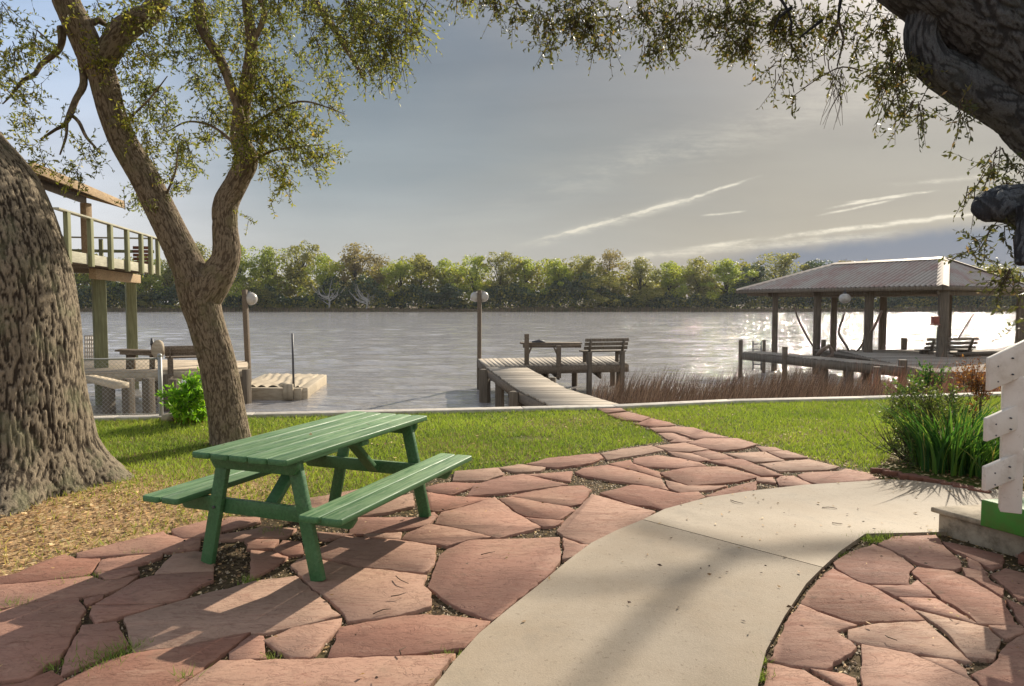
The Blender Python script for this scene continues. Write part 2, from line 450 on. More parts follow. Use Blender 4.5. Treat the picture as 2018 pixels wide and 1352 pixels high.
MAT = dict(
    flag=M('red_flagstone', m_flag), conc=M('tan_concrete', m_conc), soil=M('soil', m_soil), lawn=M('lawn_soil', m_lawn),
    water=M('river_water', m_water), mroof=M('corrugated_metal', m_metal_roof),
    dock=wood('weathered_boards', (.50, .44, .36), (.27, .22, .17), .35, (2.2, 70, 70), bstr=.2),
    dock2=wood("sunlit_boards", (.60, .50, .38), (.50, .41, .30), .10, (2.2, 50, 50), bstr=.1),  # paler copy of the dock boards, sunlit look put into the colour
    pile=wood('weathered_timber', (.23, .19, .145), (.11, .088, .065), .3, (40, 40, 2)),
    pile2=wood('grey_brown_timber', (.25, .20, .145), (.12, .09, .065), .3, (30, 30, 30)),
    gtimber=wood('green_stained_timber', (.31, .31, .175), (.18, .19, .10), .25, (30, 30, 2)),
    tan=wood('tan_timber', (.46, .34, .20), (.30, .20, .11), .2, (30, 3, 30)),
    pale=wood('pale_rim_board', (.52, .50, .38), (.38, .36, .27), .2, (3, 3, 30)),
    brownroof=wood('brown_soffit', (.13, .085, .05), (.06, .04, .025), .2, (3, 3, 3)),
    floatw=wood('sun_bleached_float', (.55, .47, .35), (.38, .31, .22), .25, (3, 20, 20)),
    bigbark=bark('oak_bark_grey', (.06, .046, .034), (.37, .305, .22), (.25, .25, .15), 2.0, 1.1),
    forkbark=bark('oak_bark_tan', (.13, .098, .07), (.34, .27, .19), (.22, .20, .11), 2.2, .8),
    darkbark=bark('oak_bark_dark', (.04, .043, .05), (.115, .125, .14), (.09, .10, .10), 1.4, .9),  # cool dark cast of flare and backlight put into the bark colour
    twig=M('twig_bark', lambda g, O, I: pbr(g, (.10, .075, .055), .9)),
    leaf=leafmat('oak_leaf', (.085, .105, .04), (.155, .175, .065), (.29, .29, .13), .5, pale=(.30, .24, .10)),
    leafy=leafmat('oak_leaf_sunny', (.11, .13, .035), (.18, .20, .06), (.30, .29, .11), .5, pale=(.38, .26, .10)),  # lighter, yellower copy of the oak leaf, sunlight put into the colour
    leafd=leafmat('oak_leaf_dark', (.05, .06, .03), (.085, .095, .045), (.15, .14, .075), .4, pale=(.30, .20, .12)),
    iris=leafmat('blade_leaf', (.02, .07, .02), (.06, .16, .035), (.17, .28, .06), .35, pale=(.40, .34, .14)),
    shrub=leafmat('shrub_leaf', (.05, .085, .02), (.09, .14, .035), (.20, .24, .07), .35),
    lime=leafmat('lime_leaf', (.10, .25, .02), (.17, .38, .03), (.30, .48, .06), .45),
    redleaf=leafmat('reddish_leaf', (.14, .05, .03), (.22, .09, .05), (.30, .17, .09), .35),
    fa=leafmat('far_leaf_bright', (.14, .19, .04), (.24, .285, .055), (.36, .38, .085), .5),
    fb=leafmat('far_leaf_olive', (.13, .145, .05), (.20, .20, .07), (.29, .27, .10), .45),
    fc=leafmat('far_leaf_dark', (.035, .058, .045), (.055, .088, .06), (.10, .13, .07), .3),  # bluish haze of distance mixed into the leaf colour
    fd=leafmat('far_leaf_brown', (.15, .13, .07), (.21, .17, .10), (.28, .23, .13), .4),
    far_trunk=M('far_trunk', lambda g, O, I: pbr(g, (.05, .045, .035), .9, None, .05)),
    deadwood=M('dead_wood', lambda g, O, I: pbr(g, (.42, .40, .36), .9)),
    grass=tintmat('grass_blade'), litter=tintmat('dry_leaf', .15), reed=tintmat('reed_stalk', .25, gain=(1.3, 1.2, 1.0)),
    pebble=tintmat('joint_gravel', 0),
    galv=M('galvanised_steel', lambda g, O, I: pbr(g, g.mix(g.noise(O, 20, 3), (.32, .32, .31), (.42, .42, .42)), .55, None, .5, metal=.4)),
    darkmetal=M('dark_metal', lambda g, O, I: pbr(g, (.06, .06, .065), .5, None, .5)),
    globe=M('lamp_globe', lambda g, O, I: pbr(g, g.mix(g.rng(g.noise(O, 8, 4, .7), .4, .7), (.44, .42, .38), (.32, .29, .25)), .25, None, .5)),
    white=M('white_paint', lambda g, O, I: pbr(g, g.mix(g.rng(g.noise(O, 5, 5, .7), .45, .75), g.mix(g.rng(g.noise(O, 16, 6, .8), .60, .68, 0, .7), (.66, .60, .53), (.34, .28, .2)), (.50, .43, .36)), .55, bump(g, g.noise(g.mapv(O, scale=(6, 6, 60)), 1, 4, .6), .15, .003), .4)),
    rope=M('rope', lambda g, O, I: pbr(g, g.mix(g.noise(O, 50, 2), (.10, .07, .05), (.24, .18, .14)), .9)),
    redplastic=M('dull_red_paint', lambda g, O, I: pbr(g, (.22, .07, .05), .6)),
    brick=M('brick', lambda g, O, I: pbr(g, g.mix(g.noise(O, 18, 5, .7), g.mix(I, (.24, .085, .05), (.34, .15, .10)), (.12, .07, .05)), .9, bump(g, g.noise(O, 60, 4, .7), .6, .01))),
    bank=M('bank_mud', lambda g, O, I: pbr(g, g.mix(g.noise(O, .4, 5, .6), (.10, .075, .045), (.17, .13, .075)), .95)),
)
def m_green(g, O, I):
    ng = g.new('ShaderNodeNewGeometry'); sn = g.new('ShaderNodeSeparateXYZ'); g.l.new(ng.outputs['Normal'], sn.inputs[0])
    gr = g.noise(g.mapv(O, scale=(3.2, 55, 55)), 1, 5, .65, .3); n = g.noise(O, 2.4, 5, .65); f = g.noise(O, 40, 4, .7)
    c = g.mix(g.rng(gr, .3, .7), (.03, .11, .035), (.06, .18, .062))
    c = g.mix(g.rng(n, .4, .7, 0, .6), c, (.09, .21, .085))
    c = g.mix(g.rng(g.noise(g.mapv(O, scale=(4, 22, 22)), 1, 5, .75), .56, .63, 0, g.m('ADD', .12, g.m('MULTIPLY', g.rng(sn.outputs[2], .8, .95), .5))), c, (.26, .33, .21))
    c = g.mix(g.m('MULTIPLY', g.rng(sn.outputs[2], .8, .95), g.rng(gr, .32, .62, .05, .75)), c, (.24, .345, .17))  # upward faces paler: paint wear, plus sky sheen put into the colour
    ck = g.noise(g.mapv(O, scale=(1.4, 95, 95)), 1, 3, .5, .2); c = g.mix(g.rng(ck, .66, .70, 0, .75), c, (.035, .07, .03))
    c = g.mix(g.rng(f, .68, .74, 0, .8), c, (.06, .05, .03))
    c = g.mix(1.0, c, g.mix(I, (.84,) * 3, (1.12,) * 3), 'MULTIPLY')
    return pbr(g, c, g.rng(n, .3, .7, .45, .65), bump(g, g.m('ADD', gr, g.m('MULTIPLY', f, .3)), .6, .004), .5)
MAT['green'] = M('green_paint_worn', m_green)
MAT['green2'] = M('bright_green_paint', lambda g, O, I: pbr(g, g.mix(g.rng(g.noise(O, 5, 5, .7), .4, .7), (.05, .24, .03), (.08, .17, .03)), .55, bump(g, g.noise(O, 30, 4, .7), .3, .004), .4))
MAT['stepstone'] = M('step_stone', lambda g, O, I: pbr(g, g.mix(g.rng(g.noise(O, 7, 5, .7), .4, .7), (.40, .33, .24), (.20, .16, .11)), .85, bump(g, g.noise(O, 30, 5, .7), .6, .01)))
MAT['capc'] = M('seawall_concrete', lambda g, O, I: pbr(g, g.mix(g.rng(g.noise(O, 6, 5, .7), .4, .7), (.52, .48, .42), (.36, .32, .27)), .85, bump(g, g.noise(O, 40, 4, .7), .4, .008)))

# ================================================================== SETTING
def W2(l, z=0.0): return [tuple(G(x, y, z)) for x, y in l]

wall_px = [(500, 818), (1030, 806), (1210, 802), (1440, 791), (1700, 785)]
SW = [(-60, 1.2), (-5.8, 10.34)] + [tuple(G(*p))[:2] for p in wall_px] + [(16, 14.6), (60, 22)]
def wall_y(x): return np.interp(x, [p[0] for p in SW], [p[1] for p in SW])
WZ = -.95

# lawn edge of the paving (left/top), right edge, concrete walk outline
lawn_edge = [(0, 1133), (32, 1125), (122, 1090), (200, 1072), (330, 1045), (405, 1025), (560, 993), (668, 968), (800, 945), (921, 924), (983, 918), (1080, 904), (1165, 890), (1240, 877), (1308, 867), (1290, 850), (1240, 828), (1198, 814), (1172, 805)]
right_edge = [(1221, 802), (1285, 822), (1370, 842), (1456, 863), (1550, 886), (1650, 914), (1710, 930), (1750, 948)]
conc_out = [(800, 1425), (863, 1352), (896, 1309), (946, 1253), (1003, 1205), (1062, 1158), (1122, 1107), (1167, 1073), (1215, 1049), (1268, 1027), (1311, 1006), (1395, 983), (1472, 971), (1585, 958), (1698, 951), (1750, 947), (1800, 950), (1900, 962)]
conc_in = [(1763, 1053), (1704, 1054), (1655, 1088), (1619, 1121), (1587, 1153), (1544, 1217), (1507, 1286), (1491, 1352), (1484, 1425)]
co = [tuple(G(*p))[:2] for p in conc_out]; ci = [tuple(G(*p))[:2] for p in conc_in]
conc_poly = [(-.95, -3.0), (-.95, 1.2)] + co + [(6.2, 5.6), (6.2, 4.95), (3.3, 5.12)] + ci + [(.78, 1.2), (.78, -3.0)]
patio_w = [(-5.6, -3), (-5.6, 2.9), (-4.4, 3.9)] + [tuple(G(*p))[:2] for p in lawn_edge] + [tuple(G(*p))[:2] for p in right_edge] + [(6.3, 6.0), (6.3, -3)]

# ground sheet: everything behind the seawall, reaching far back and aside
mb = MB()
gp = [(-900, -900), (900, -900), (900, 60)] + [(x, y, ) for x, y in reversed(SW)] + [(-900, -60)]
mb.add([(x, y, -.03) for x, y in gp], [tuple(range(len(gp)))])
obj('ground', mb, MAT['lawn'], kind='structure')
# soil bed under the paving
mb = MB(); mb.add([(x, y, -.024) for x, y in patio_w], [tuple(range(len(patio_w)))[::-1]])
obj('paving_soil', mb, MAT['soil'], kind='structure')
# water and far ground
mb = MB()
wp = [(x, y + .05) for x, y in SW]
wp = [(-900, -55)] + wp + [(900, 70), (900, 238), (-900, 238)]
mb.add([(x, y, WZ - .16) for x, y in wp], [tuple(range(len(wp)))[::-1]])
yy = np.exp(np.arange(np.log(7.5), np.log(237), .0062)); uu = np.arange(-1.15, 1.1501, .0042)
YY, UU = np.meshgrid(yy, uu, indexing='ij'); XX = UU * YY
def wav(wl, amp, ax, ay, rot, sd_):
    c_, s_ = math.cos(rot), math.sin(rot); xr = XX * c_ + YY * s_; yr = -XX * s_ + YY * c_
    cut = np.clip(2.2 - YY * .0062 * 3.2 / wl, 0, 1)
    return amp * cut * vnoise(np.stack([xr / (wl * ax), yr / (wl * ay), 0 * xr + sd_], -1))
ZZ = WZ + wav(5.0, .035, 1.6, .8, R(-12), 1) + wav(2.2, .040, 1.5, .55, R(-8), 2) + wav(1.1, .024, 1.5, .5, R(6), 3) + wav(.55, .013, 1.4, .55, R(-14), 4) + wav(.30, .006, 1.2, .6, R(10), 5)
gust = .55 + .75 * np.clip(.5 + fbm(np.stack([XX / 14, YY / 9, 0 * XX], -1), 2), 0, 1)
ZZ = WZ + (ZZ - WZ) * gust
nr_, nc_ = ZZ.shape; I = np.arange(nr_ * nc_).reshape(nr_, nc_)
mb.add(np.stack([XX, YY, ZZ], -1).reshape(-1, 3), np.stack([I[:-1, :-1], I[:-1, 1:], I[1:, 1:], I[1:, :-1]], -1).reshape(-1, 4))
obj('water', mb, MAT['water'], kind='structure', smooth=True)

# concrete walk with its joint
def solid_poly(mb, poly, z1, z0):
    n = len(poly); V = [(x, y, z1) for x, y in poly] + [(x, y, z0) for x, y in poly]
    mb.add(V, [tuple(range(n)), tuple(range(2 * n - 1, n - 1, -1))] + [(i, (i + 1) % n, n + (i + 1) % n, n + i) for i in range(n)])
ja, jb = G(1268, 1027).xy, G(1619, 1121).xy
jd = (jb - ja).normalized(); jn = Vector((-jd.y, jd.x))
def clip(poly, p, nrm):
    out = []
    for i in range(len(poly)):
        a = Vector(poly[i]); b = Vector(poly[(i + 1) % len(poly)]); da = (a - p).dot(nrm); db = (b - p).dot(nrm)
        if da >= 0: out.append(tuple(a))
        if da * db < 0: out.append(tuple(a + (b - a) * (da / (da - db))))
    return out
mb = MB()
solid_poly(mb, clip(conc_poly, ja + jn * .011, jn), .012, -.1)
solid_poly(mb, clip(conc_poly, ja - jn * .011, -jn), .012, -.1)
o = obj('concrete_path', mb, MAT['conc'], kind='structure')
b_ = o.modifiers.new('bevel', 'BEVEL'); b_.width = .006; b_.segments = 2; b_.limit_method = 'ANGLE'; b_.angle_limit = R(50)

# ---- flagstones traced one by one, completed by irregular cells elsewhere
T = dict(R1=(0, 1000, .2604), R2=(450, 1000, .27255), R3=(600, 860, .2973), R4=(1150, 790, .3221), R5=(1480, 1030, .2666), R6=(780, 1000, .2973), P=(0, 0, 1))
stones = []
def S(reg, s):
    ox, oy, k = T[reg]
    v = [float(q) for q in s.replace(';', ' ').replace(',', ' ').split()]
    stones.append([tuple(G(ox + v[i] * k, oy + v[i + 1] * k))[:2] for i in range(0, len(v), 2)])
S('R1', '0,585 320,560 690,518 780,550 900,545 1020,520 930,590 780,645 560,665 380,690 180,725 0,765 -150,790 -150,600')
S('R1', '0,520 110,495 280,415 470,350 560,385 720,385 745,405 700,470 640,505 320,545 0,570 -150,585 -150,545')
S('R1', '590,335 1255,172 1290,210 1390,240 1510,232 1490,310 1300,328 1080,345 800,365 590,375')
S('R1', '1280,165 1550,98 1700,70 1690,190 1545,215 1390,228 1300,195')
S('R1', '760,400 1000,365 1220,345 1210,370 1090,410 900,455 760,485 715,470')
S('R1', '750,495 900,470 1030,445 1040,480 880,530 800,535')
S('R1', '1050,545 1200,510 1430,500 1600,490 1600,545 1510,580 1410,640 1370,685 1200,715 800,722 780,700 880,640')
S('R1', '1190,490 1310,360 1500,335 1600,345 1610,430 1600,475 1300,490')
S('R1', '650,735 640,700 775,665 765,695')
S('R1', '710,755 780,745 1200,735 1120,760 1010,785 880,825 800,850 740,855 700,790')
S('R1', '0,790 180,735 420,700 600,690 650,770 600,860 590,900 540,970 480,1090 440,1150 300,1190 200,1270 0,1310 -250,1340 -250,810')
S('R1', '620,890 800,865 880,860 920,920 970,1020 840,1080 640,1170 465,1245 490,1130 560,1000')
S('P', '245,1216 287,1203 360,1182 420,1165 450,1160 500,1145 565,1137 590,1142 620,1168 665,1208 620,1222 512,1246 450,1248 350,1271 262,1281 255,1262 248,1240')
S('P', '262,1289 350,1277 450,1256 484,1253 448,1280 398,1320 345,1352 300,1390 60,1400 120,1352 165,1330 215,1303')
S('P', '494,1252 514,1253 520,1295 455,1299 454,1283')
S('P', '405,1320 450,1302 575,1299 650,1300 888,1292 868,1320 838,1352 770,1430 340,1440 322,1385 365,1345')
S('P', '-60,1355 52,1345 100,1325 118,1338 60,1375 0,1440 -90,1440')
S('R2', '285,960 480,872 800,812 785,850 700,925 620,1000 570,1075 470,1075 390,1040 310,980')
S('R2', '835,872 1010,838 1200,803 1460,775 1700,800 1875,832 1800,920 1715,1000 1500,1032 1200,1062 755,1072 790,960')
S('R2', '560,350 700,385 880,430 1100,448 1330,478 1410,500 1385,550 1450,605 1450,695 1200,770 900,805 862,778 840,740 740,650 620,580 530,500 460,415')
S('R2', '650,300 850,205 960,225 1230,240 1500,282 1490,400 1425,458 1350,462 1100,436 940,418 870,385 740,362 640,350')
S('R2', '1290,200 1440,137 1490,128 1700,163 1895,215 1730,238 1610,273 1500,262 1270,225')
S('R6', '380,252 480,212 660,205 820,202 1000,197 1085,195 1090,330 1045,400 900,528 760,635 640,728 450,662 320,597 240,538 218,508 252,410 285,330')
S('R6', '1112,215 1190,245 1280,250 1200,318 1108,345')
S('P', '1167,976 1200,985 1243,997 1290,1008 1268,1025 1208,1053 1170,1069 1147,1068 1122,1059 1106,1045 1119,1026 1145,998')
S('R3', '873,560 905,508 1050,470 1240,410 1275,420 1395,510 1540,592 1400,628 1270,662 1100,616 905,578')
S('R3', '1300,412 1370,400 1580,442 1735,467 1780,490 1695,542 1480,523 1425,503')
S('R3', '1500,545 1680,560 1630,590 1590,592')
S('R3', '1370,390 1700,332 1850,327 1895,350 1830,440 1765,453 1580,428')
S('R3', '1112,320 1280,272 1440,252 1680,310 1685,322 1350,368 1060,393 1092,355')
S('R3', '812,372 980,397 1215,407 1050,456 900,488 817,473')
S('R3', '800,340 900,312 1000,302 1180,307 1090,348 980,382 820,360')
S('R3', '1000,290 1015,230 1290,207 1330,245 1210,288 ')
S('R3', '1290,210 1440,185 1590,203 1555,225 1450,233 1360,228')
S('R3', '1470,180 1600,142 1900,112 1960,148 1900,180 1700,206 1600,200')
S('R3', '1490,250 1755,232 1740,290 1600,268')
S('R4', '-45,435 0,412 150,392 350,442 465,477 505,538 380,511 180,487 0,456')
S('R4', '-85,347 0,327 90,317 122,350 60,378 -20,395 -85,398')
S('R4', '112,320 240,292 410,272 485,300 340,327 180,352 140,348')
S('R4', '305,352 450,332 560,347 715,380 742,393 560,407 380,398 305,375')
S('R4', '455,440 600,412 760,402 860,402 955,430 1050,460 900,492 650,512 565,488')
S('R4', '515,492 630,522 835,522 765,543 600,557 530,530')
S('R4', '120,560 290,518 395,528 560,568 715,558 755,590 640,638 500,676 412,642 300,626')
S('R4', '725,580 870,534 1048,492 1052,543 830,577 765,588')
S('R4', '160,386 290,362 302,386 480,442 488,472 370,436 200,400')
S('R4', '445,275 620,257 755,295 650,307 520,303')
S('R4', '525,312 650,322 755,360 700,367 560,333')
S('R4', '645,255 740,232 940,232 1045,263 950,292 850,303 765,290')
S('R4', '685,315 770,302 850,322 912,350 780,353')
S('R4', '768,367 960,358 1075,402 1190,450 1080,452 960,408 860,388')
S('R4', '875,322 1110,312 1195,350 1225,363 1050,372 985,353')
S('R4', '1062,275 1180,280 1225,298 1100,303')
S('R4', '1135,315 1240,307 1355,345 1220,349')
S('R4', '1085,385 1240,367 1380,357 1555,400 1500,417 1200,427')
S('R4', '1315,452 1370,438 1560,432 1600,418 1735,442 1815,485 1650,502 1450,512 1355,482')
S('R4', '1205,460 1285,457 1390,508 1200,512 1182,482')
S('R4', '1082,467 1158,467 1175,498 1082,489')
S('R4', '82,48 220,43 255,60 130,73')
S('R4', '135,80 265,66 395,98 340,122 235,115')
S('R4', '300,140 350,128 412,108 515,130 545,147 420,157')
S('R4', '405,166 560,157 675,165 730,182 640,205 540,187 440,187')
S('R4', '465,197 540,195 650,232 525,238')
S('R4', '590,197 650,210 740,188 875,222 680,227')
S('R4', '575,220 670,240 620,250 520,248')
S('R5', '622,290 740,222 920,162 1048,215 1195,320 1167,350 1162,448 1000,446 850,438 762,400 645,330')
S('R5', '955,155 1060,112 1380,100 1440,190 1538,280 1540,318 1480,337 1380,332 1200,276 1062,208')
S('R5', '542,400 600,362 640,362 770,432 870,462 1018,542 1128,602 1255,708 1000,717 750,722 600,677 392,600 432,520')
S('R5', '925,465 1190,462 1230,432 1288,472 1345,535 1200,533 1062,528')
S('R5', '1200,360 1230,332 1500,362 1640,432 1748,492 1868,572 1955,738 1840,738 1672,732 1582,637 1502,587 1400,547 1332,488 1262,418')
S('R5', '1125,560 1350,567 1438,602 1518,642 1605,702 1595,717 1400,667 1185,607')
S('R5', '1275,660 1420,692 1650,747 1738,772 1835,862 1815,958 1788,992 1602,977 1522,877 1452,787 1352,707')
S('R5', '722,782 860,752 1010,747 1280,727 1358,792 1438,862 1555,970 1590,1008 1200,952 902,897 722,847')
S('R5', '292,700 342,642 390,617 560,692 738,752 698,780 622,802 698,862 755,902 698,972 600,1037 540,1072 402,1057 152,1000 202,900 252,800')
S('R5', '822,942 900,922 1200,977 1298,1022 1498,1112 1635,1170 1700,1260 1750,1500 822,1500')
S('R5', '1300,1002 1495,1022 1575,1080 1612,1145 1450,1076')
S('R5', '1785,1060 1895,902 2018,832 2180,832 2280,1500 1780,1500 1762,1240 1655,1130')
S('R5', '1565,232 1700,290 1755,348 1700,348 1592,318')
S('R5', '1585,342 1720,372 1755,420 1875,490 1855,538 1760,478 1662,418 1602,398')
S('R5', '1775,372 1870,332 2018,372 2180,402 2180,600 1960,558 1880,480 1775,402')
S('R5', '1397,132 1500,150 1850,240 1840,318 1755,338 1505,208 1442,178')
S('R5', '1795,770 1995,770 2018,798 1895,838 1842,808')
S('R5', '122,1072 200,1062 400,1102 560,1182 700,1270 700,1500 60,1500')
S('R5', '505,1092 640,1112 780,1172 802,1240 800,1300 700,1210')
S('R5', '1905,592 2018,642 2180,662 2180,800 2010,752')
S('R2', '345,300 405,242 515,250 535,330 445,342')
S('R2', '135,232 345,237 318,280 142,285')
S('R2', '175,312 300,322 415,357 330,420 175,495')
S('R2', '-85,112 -20,72 220,77 228,108 0,163 -75,182')
S('R2', '-75,202 130,170 270,138 480,155 420,200 130,213 -65,223')
S('R2', '652,182 820,192 895,197 682,235')
S('R2', '995,192 1235,182 1225,222 1005,200')
S('R3', '332,542 730,542 800,522 858,502 878,520 830,568 660,606 400,637 302,637')
S('R3', '355,512 480,432 708,382 718,460 560,498 382,523')
S('R3', '22,412 150,387 400,342 418,360 200,438 32,478')

 
def in_any(x, y, polys):
    r = np.zeros(np.shape(x), bool)
    for q in polys: r |= inpoly(x, y, q)
    return r
def jag(poly, amp=.0065, step=.05):
    out = []
    n = len(poly)
    for i in range(n):
        a = np.array(poly[i]); b = np.array(poly[(i + 1) % n]); L = np.linalg.norm(b - a); k = max(1, int(L / step))
        for j in range(k):
            p = a + (b - a) * (j / k)
            if j: p = p + RNG.normal(0, amp, 2)
            out.append(p)
    return np.array(out)
def area(p):
    x = p[:, 0]; y = p[:, 1]; return .5 * np.sum(x * np.roll(y, -1) - np.roll(x, -1) * y)
def line_x(p, d, q, e):
    c = d[0] * e[1] - d[1] * e[0]
    if abs(c) < 1e-6: return None
    t = ((q[0] - p[0]) * e[1] - (q[1] - p[1]) * e[0]) / c
    return p + d * t
def squared(poly):
    """drop tiny chamfers so that slabs keep crisp corners"""
    p = [np.array(v, float) for v in poly]
    if area(np.array(p)) < 0: p = p[::-1]
    size = math.sqrt(abs(area(np.array(p))))
    k = 0
    while k < len(p) and len(p) > 4:
        n = len(p); a_, b_, c_, d_ = p[k - 1], p[k], p[(k + 1) % n], p[(k + 2) % n]
        if np.linalg.norm(c_ - b_) < max(.05, .17 * size):
            x_ = line_x(a_, b_ - a_, d_, c_ - d_)
            if x_ is not None and np.linalg.norm(x_ - (b_ + c_) / 2) < max(.05, .14 * size) and np.dot(x_ - a_, b_ - a_) > 0 and np.dot(x_ - d_, c_ - d_) > 0:
                p[k] = x_; del p[(k + 1) % n]; continue
        k += 1
    k = 0
    while k < len(p) and len(p) > 4:          # nearly straight corners
        a_, b_, c_ = p[k - 1], p[k], p[(k + 1) % len(p)]; u = c_ - a_; h_ = abs(u[0] * (b_ - a_)[1] - u[1] * (b_ - a_)[0]) / (np.linalg.norm(u) + 1e-9)
        if h_ < .012: del p[k]; continue
        k += 1
    return np.array(p)
def grow(poly, others, reach=.085, gap=.007):
    p = np.array(poly); n = len(p); c = p.mean(0)
    near = [q for q in others if abs(np.mean([w[0] for w in q]) - c[0]) < 1.8 and abs(np.mean([w[1] for w in q]) - c[1]) < 1.8] + [conc_poly]
    P_, D_ = [], []
    for i in range(n):
        a_, b_ = p[i], p[(i + 1) % n]; e = (b_ - a_) / (np.linalg.norm(b_ - a_) + 1e-9); nn = np.array((e[1], -e[0])); hit = 9
        q = a_ + (b_ - a_) * np.linspace(.08, .92, 6)[:, None]
        for tt in np.linspace(-.02, reach, 22):
            w = q + nn * tt
            if (in_any(w[:, 0], w[:, 1], near) | ~inpoly(w[:, 0], w[:, 1], patio_w)).any(): hit = tt; break
        d = (hit / 2 - gap) if hit < 8 else .012
        P_.append(a_ + nn * max(-.02, min(d, .04))); D_.append(e)
    out = []
    for i in range(n):
        x_ = line_x(P_[i - 1], D_[i - 1], P_[i], D_[i])
        if x_ is None or np.linalg.norm(x_ - p[i]) > .09: x_ = p[i] + (P_[i] - p[i] + P_[i - 1] - p[i - 1]) * .5
        out.append(x_)
    o_ = np.array(out)
    if area(o_) <= 0: o_ = p
    return jag([tuple(v) for v in o_], .0042, .045)
smb = MB()
def add_stone(poly, shrink=.006):
    p = np.array(poly)
    if area(p) < 0: p = p[::-1]
    n = len(p)
    e1 = p - np.roll(p, 1, 0); e2 = np.roll(p, -1, 0) - p
    nn = np.stack([-(e1[:, 1] + e2[:, 1]), (e1[:, 0] + e2[:, 0])], 1); nn /= np.linalg.norm(nn, axis=1)[:, None] + 1e-9
    z0 = RNG.uniform(-.0035, .0035); tx, ty = RNG.normal(0, .002, 2); c = p.mean(0)
    zz = z0 + (p[:, 0] - c[0]) * tx + (p[:, 1] - c[1]) * ty
    rings = [(shrink + .0035, 0), (shrink + .001, -.002), (shrink, -.006), (shrink, -.04)]
    V = []
    for ins, dz in rings: V.append(np.column_stack([p + nn * ins, zz + dz]))
    F_ = [tuple(range(n))]
    for r in range(3): F_ += [(r * n + i, (r + 1) * n + i, (r + 1) * n + (i + 1) % n, r * n + (i + 1) % n) for i in range(n)]
    smb.add(np.concatenate(V), F_)
# cells for the rest
pts = []
tries = 0
while tries < 9000:
    tries += 1
    p = np.array((RNG.uniform(-5.6, 6.3), RNG.uniform(-3, 9)))
    rr = .46 if p[1] < 4 else .36
    if all((p[0] - q[0]) ** 2 + (p[1] - q[1]) ** 2 > rr * rr for q in pts): pts.append(p)
pts = np.array(pts)
allst = stones[:]

for i, p in enumerate(pts):
    cell = [tuple(p + d) for d in ((-.8, -.8), (.8, -.8), (.8, .8), (-.8, .8))]
    for j in np.argsort(((pts - p) ** 2).sum(1))[1:16]:
        q = pts[j]; mid = Vector((p + q) / 2); nr = Vector(p - q).normalized()
        cell = clip(cell, mid + nr * .007, nr)
        if len(cell) < 3: break
    if len(cell) < 3: continue
    cc = np.array(cell); c = cc.mean(0)
    sx = np.concatenate([cc[:, 0], (cc[:, 0] + c[0]) / 2, [c[0]], (cc[:, 0] + np.roll(cc[:, 0], 1)) / 2]); sy = np.concatenate([cc[:, 1], (cc[:, 1] + c[1]) / 2, [c[1]], (cc[:, 1] + np.roll(cc[:, 1], 1)) / 2])
    if not inpoly(sx, sy, patio_w).all(): continue
    hit = in_any(sx, sy, stones + [conc_poly])
    if hit.any():
        # keep a small piece where there is room
        small = (cc - c) * (.62 if not inpoly(np.array([c[0]]), np.array([c[1]]), conc_poly)[0] else .3) + c
        sx = np.concatenate([small[:, 0], [c[0]], (small[:, 0] + np.roll(small[:, 0], 1)) / 2]); sy = np.concatenate([small[:, 1], [c[1]], (small[:, 1] + np.roll(small[:, 1], 1)) / 2])
        if in_any(sx, sy, stones + [conc_poly]).any(): continue
        cc = small
    allst.append([tuple(q) for q in cc])
allst = [[tuple(v) for v in squared(q)] for q in allst]
grown = []
for i, s_ in enumerate(allst):
    g_ = grow(s_, [q for j, q in enumerate(allst) if j != i]); grown.append([tuple(q) for q in g_]); add_stone(g_, 0.0)
allst = grown
obj('flagstone_paving', smb, MAT['flag'], kind='structure')

# ---- grass, litter, gravel
bed_poly = [tuple(G(*p))[:2] for p in [(1700, 935), (1735, 915), (1770, 880), (1800, 845), (1960, 830), (2100, 830)]] + [(7.5, 8), (7.5, 5.7)] + [tuple(G(*p))[:2] for p in [(1960, 975), (1860, 962), (1750, 946)]]
def dryness(x, y):
    n = fbm(np.stack([x * .9, y * .9, 0 * x], -1), 3)
    base = np.clip((-1.75 - x) / 1.6, 0, 1) * np.clip((7.1 - y) / 1.5, 0, 1)
    edge = np.clip(1 - np.abs(x - np.interp(y, [5.5, 7, 9, 11], [4.3, 3.6, 2.3, 1.75])) / .5, 0, 1) * (y > 5.3) * (x > 1.5) * .55
    return np.clip(base * 1.15 + edge + n * .35, 0, 1)
def blades(n, xr, yr, h, w, name, mat, keep, tint, lean=.5):
    x = RNG.uniform(*xr, n); y = RNG.uniform(*yr, n)
    ok = keep(x, y); x = x[ok]; y = y[ok]; n = len(x)
    a = RNG.uniform(0, 2 * np.pi, n); hh = h * RNG.uniform(.45, 1.2, n) ; l = RNG.normal(0, lean, (n, 2)) * hh[:, None]
    dx = np.cos(a) * w * RNG.uniform(.6, 1.3, n) / 2; dy = np.sin(a) * w / 2; z = np.full(n, -.03)
    V = np.stack([np.stack([x - dx, y - dy, z], 1), np.stack([x + dx, y + dy, z], 1), np.stack([x + l[:, 0], y + l[:, 1], z + hh], 1)], 1)
    m_ = MB(); t = np.repeat(tint(x, y)[:, None, :], 3, 1)
    m_.add(V.reshape(-1, 3), np.arange(n * 3).reshape(n, 3), t.reshape(-1, 3))
    return m_
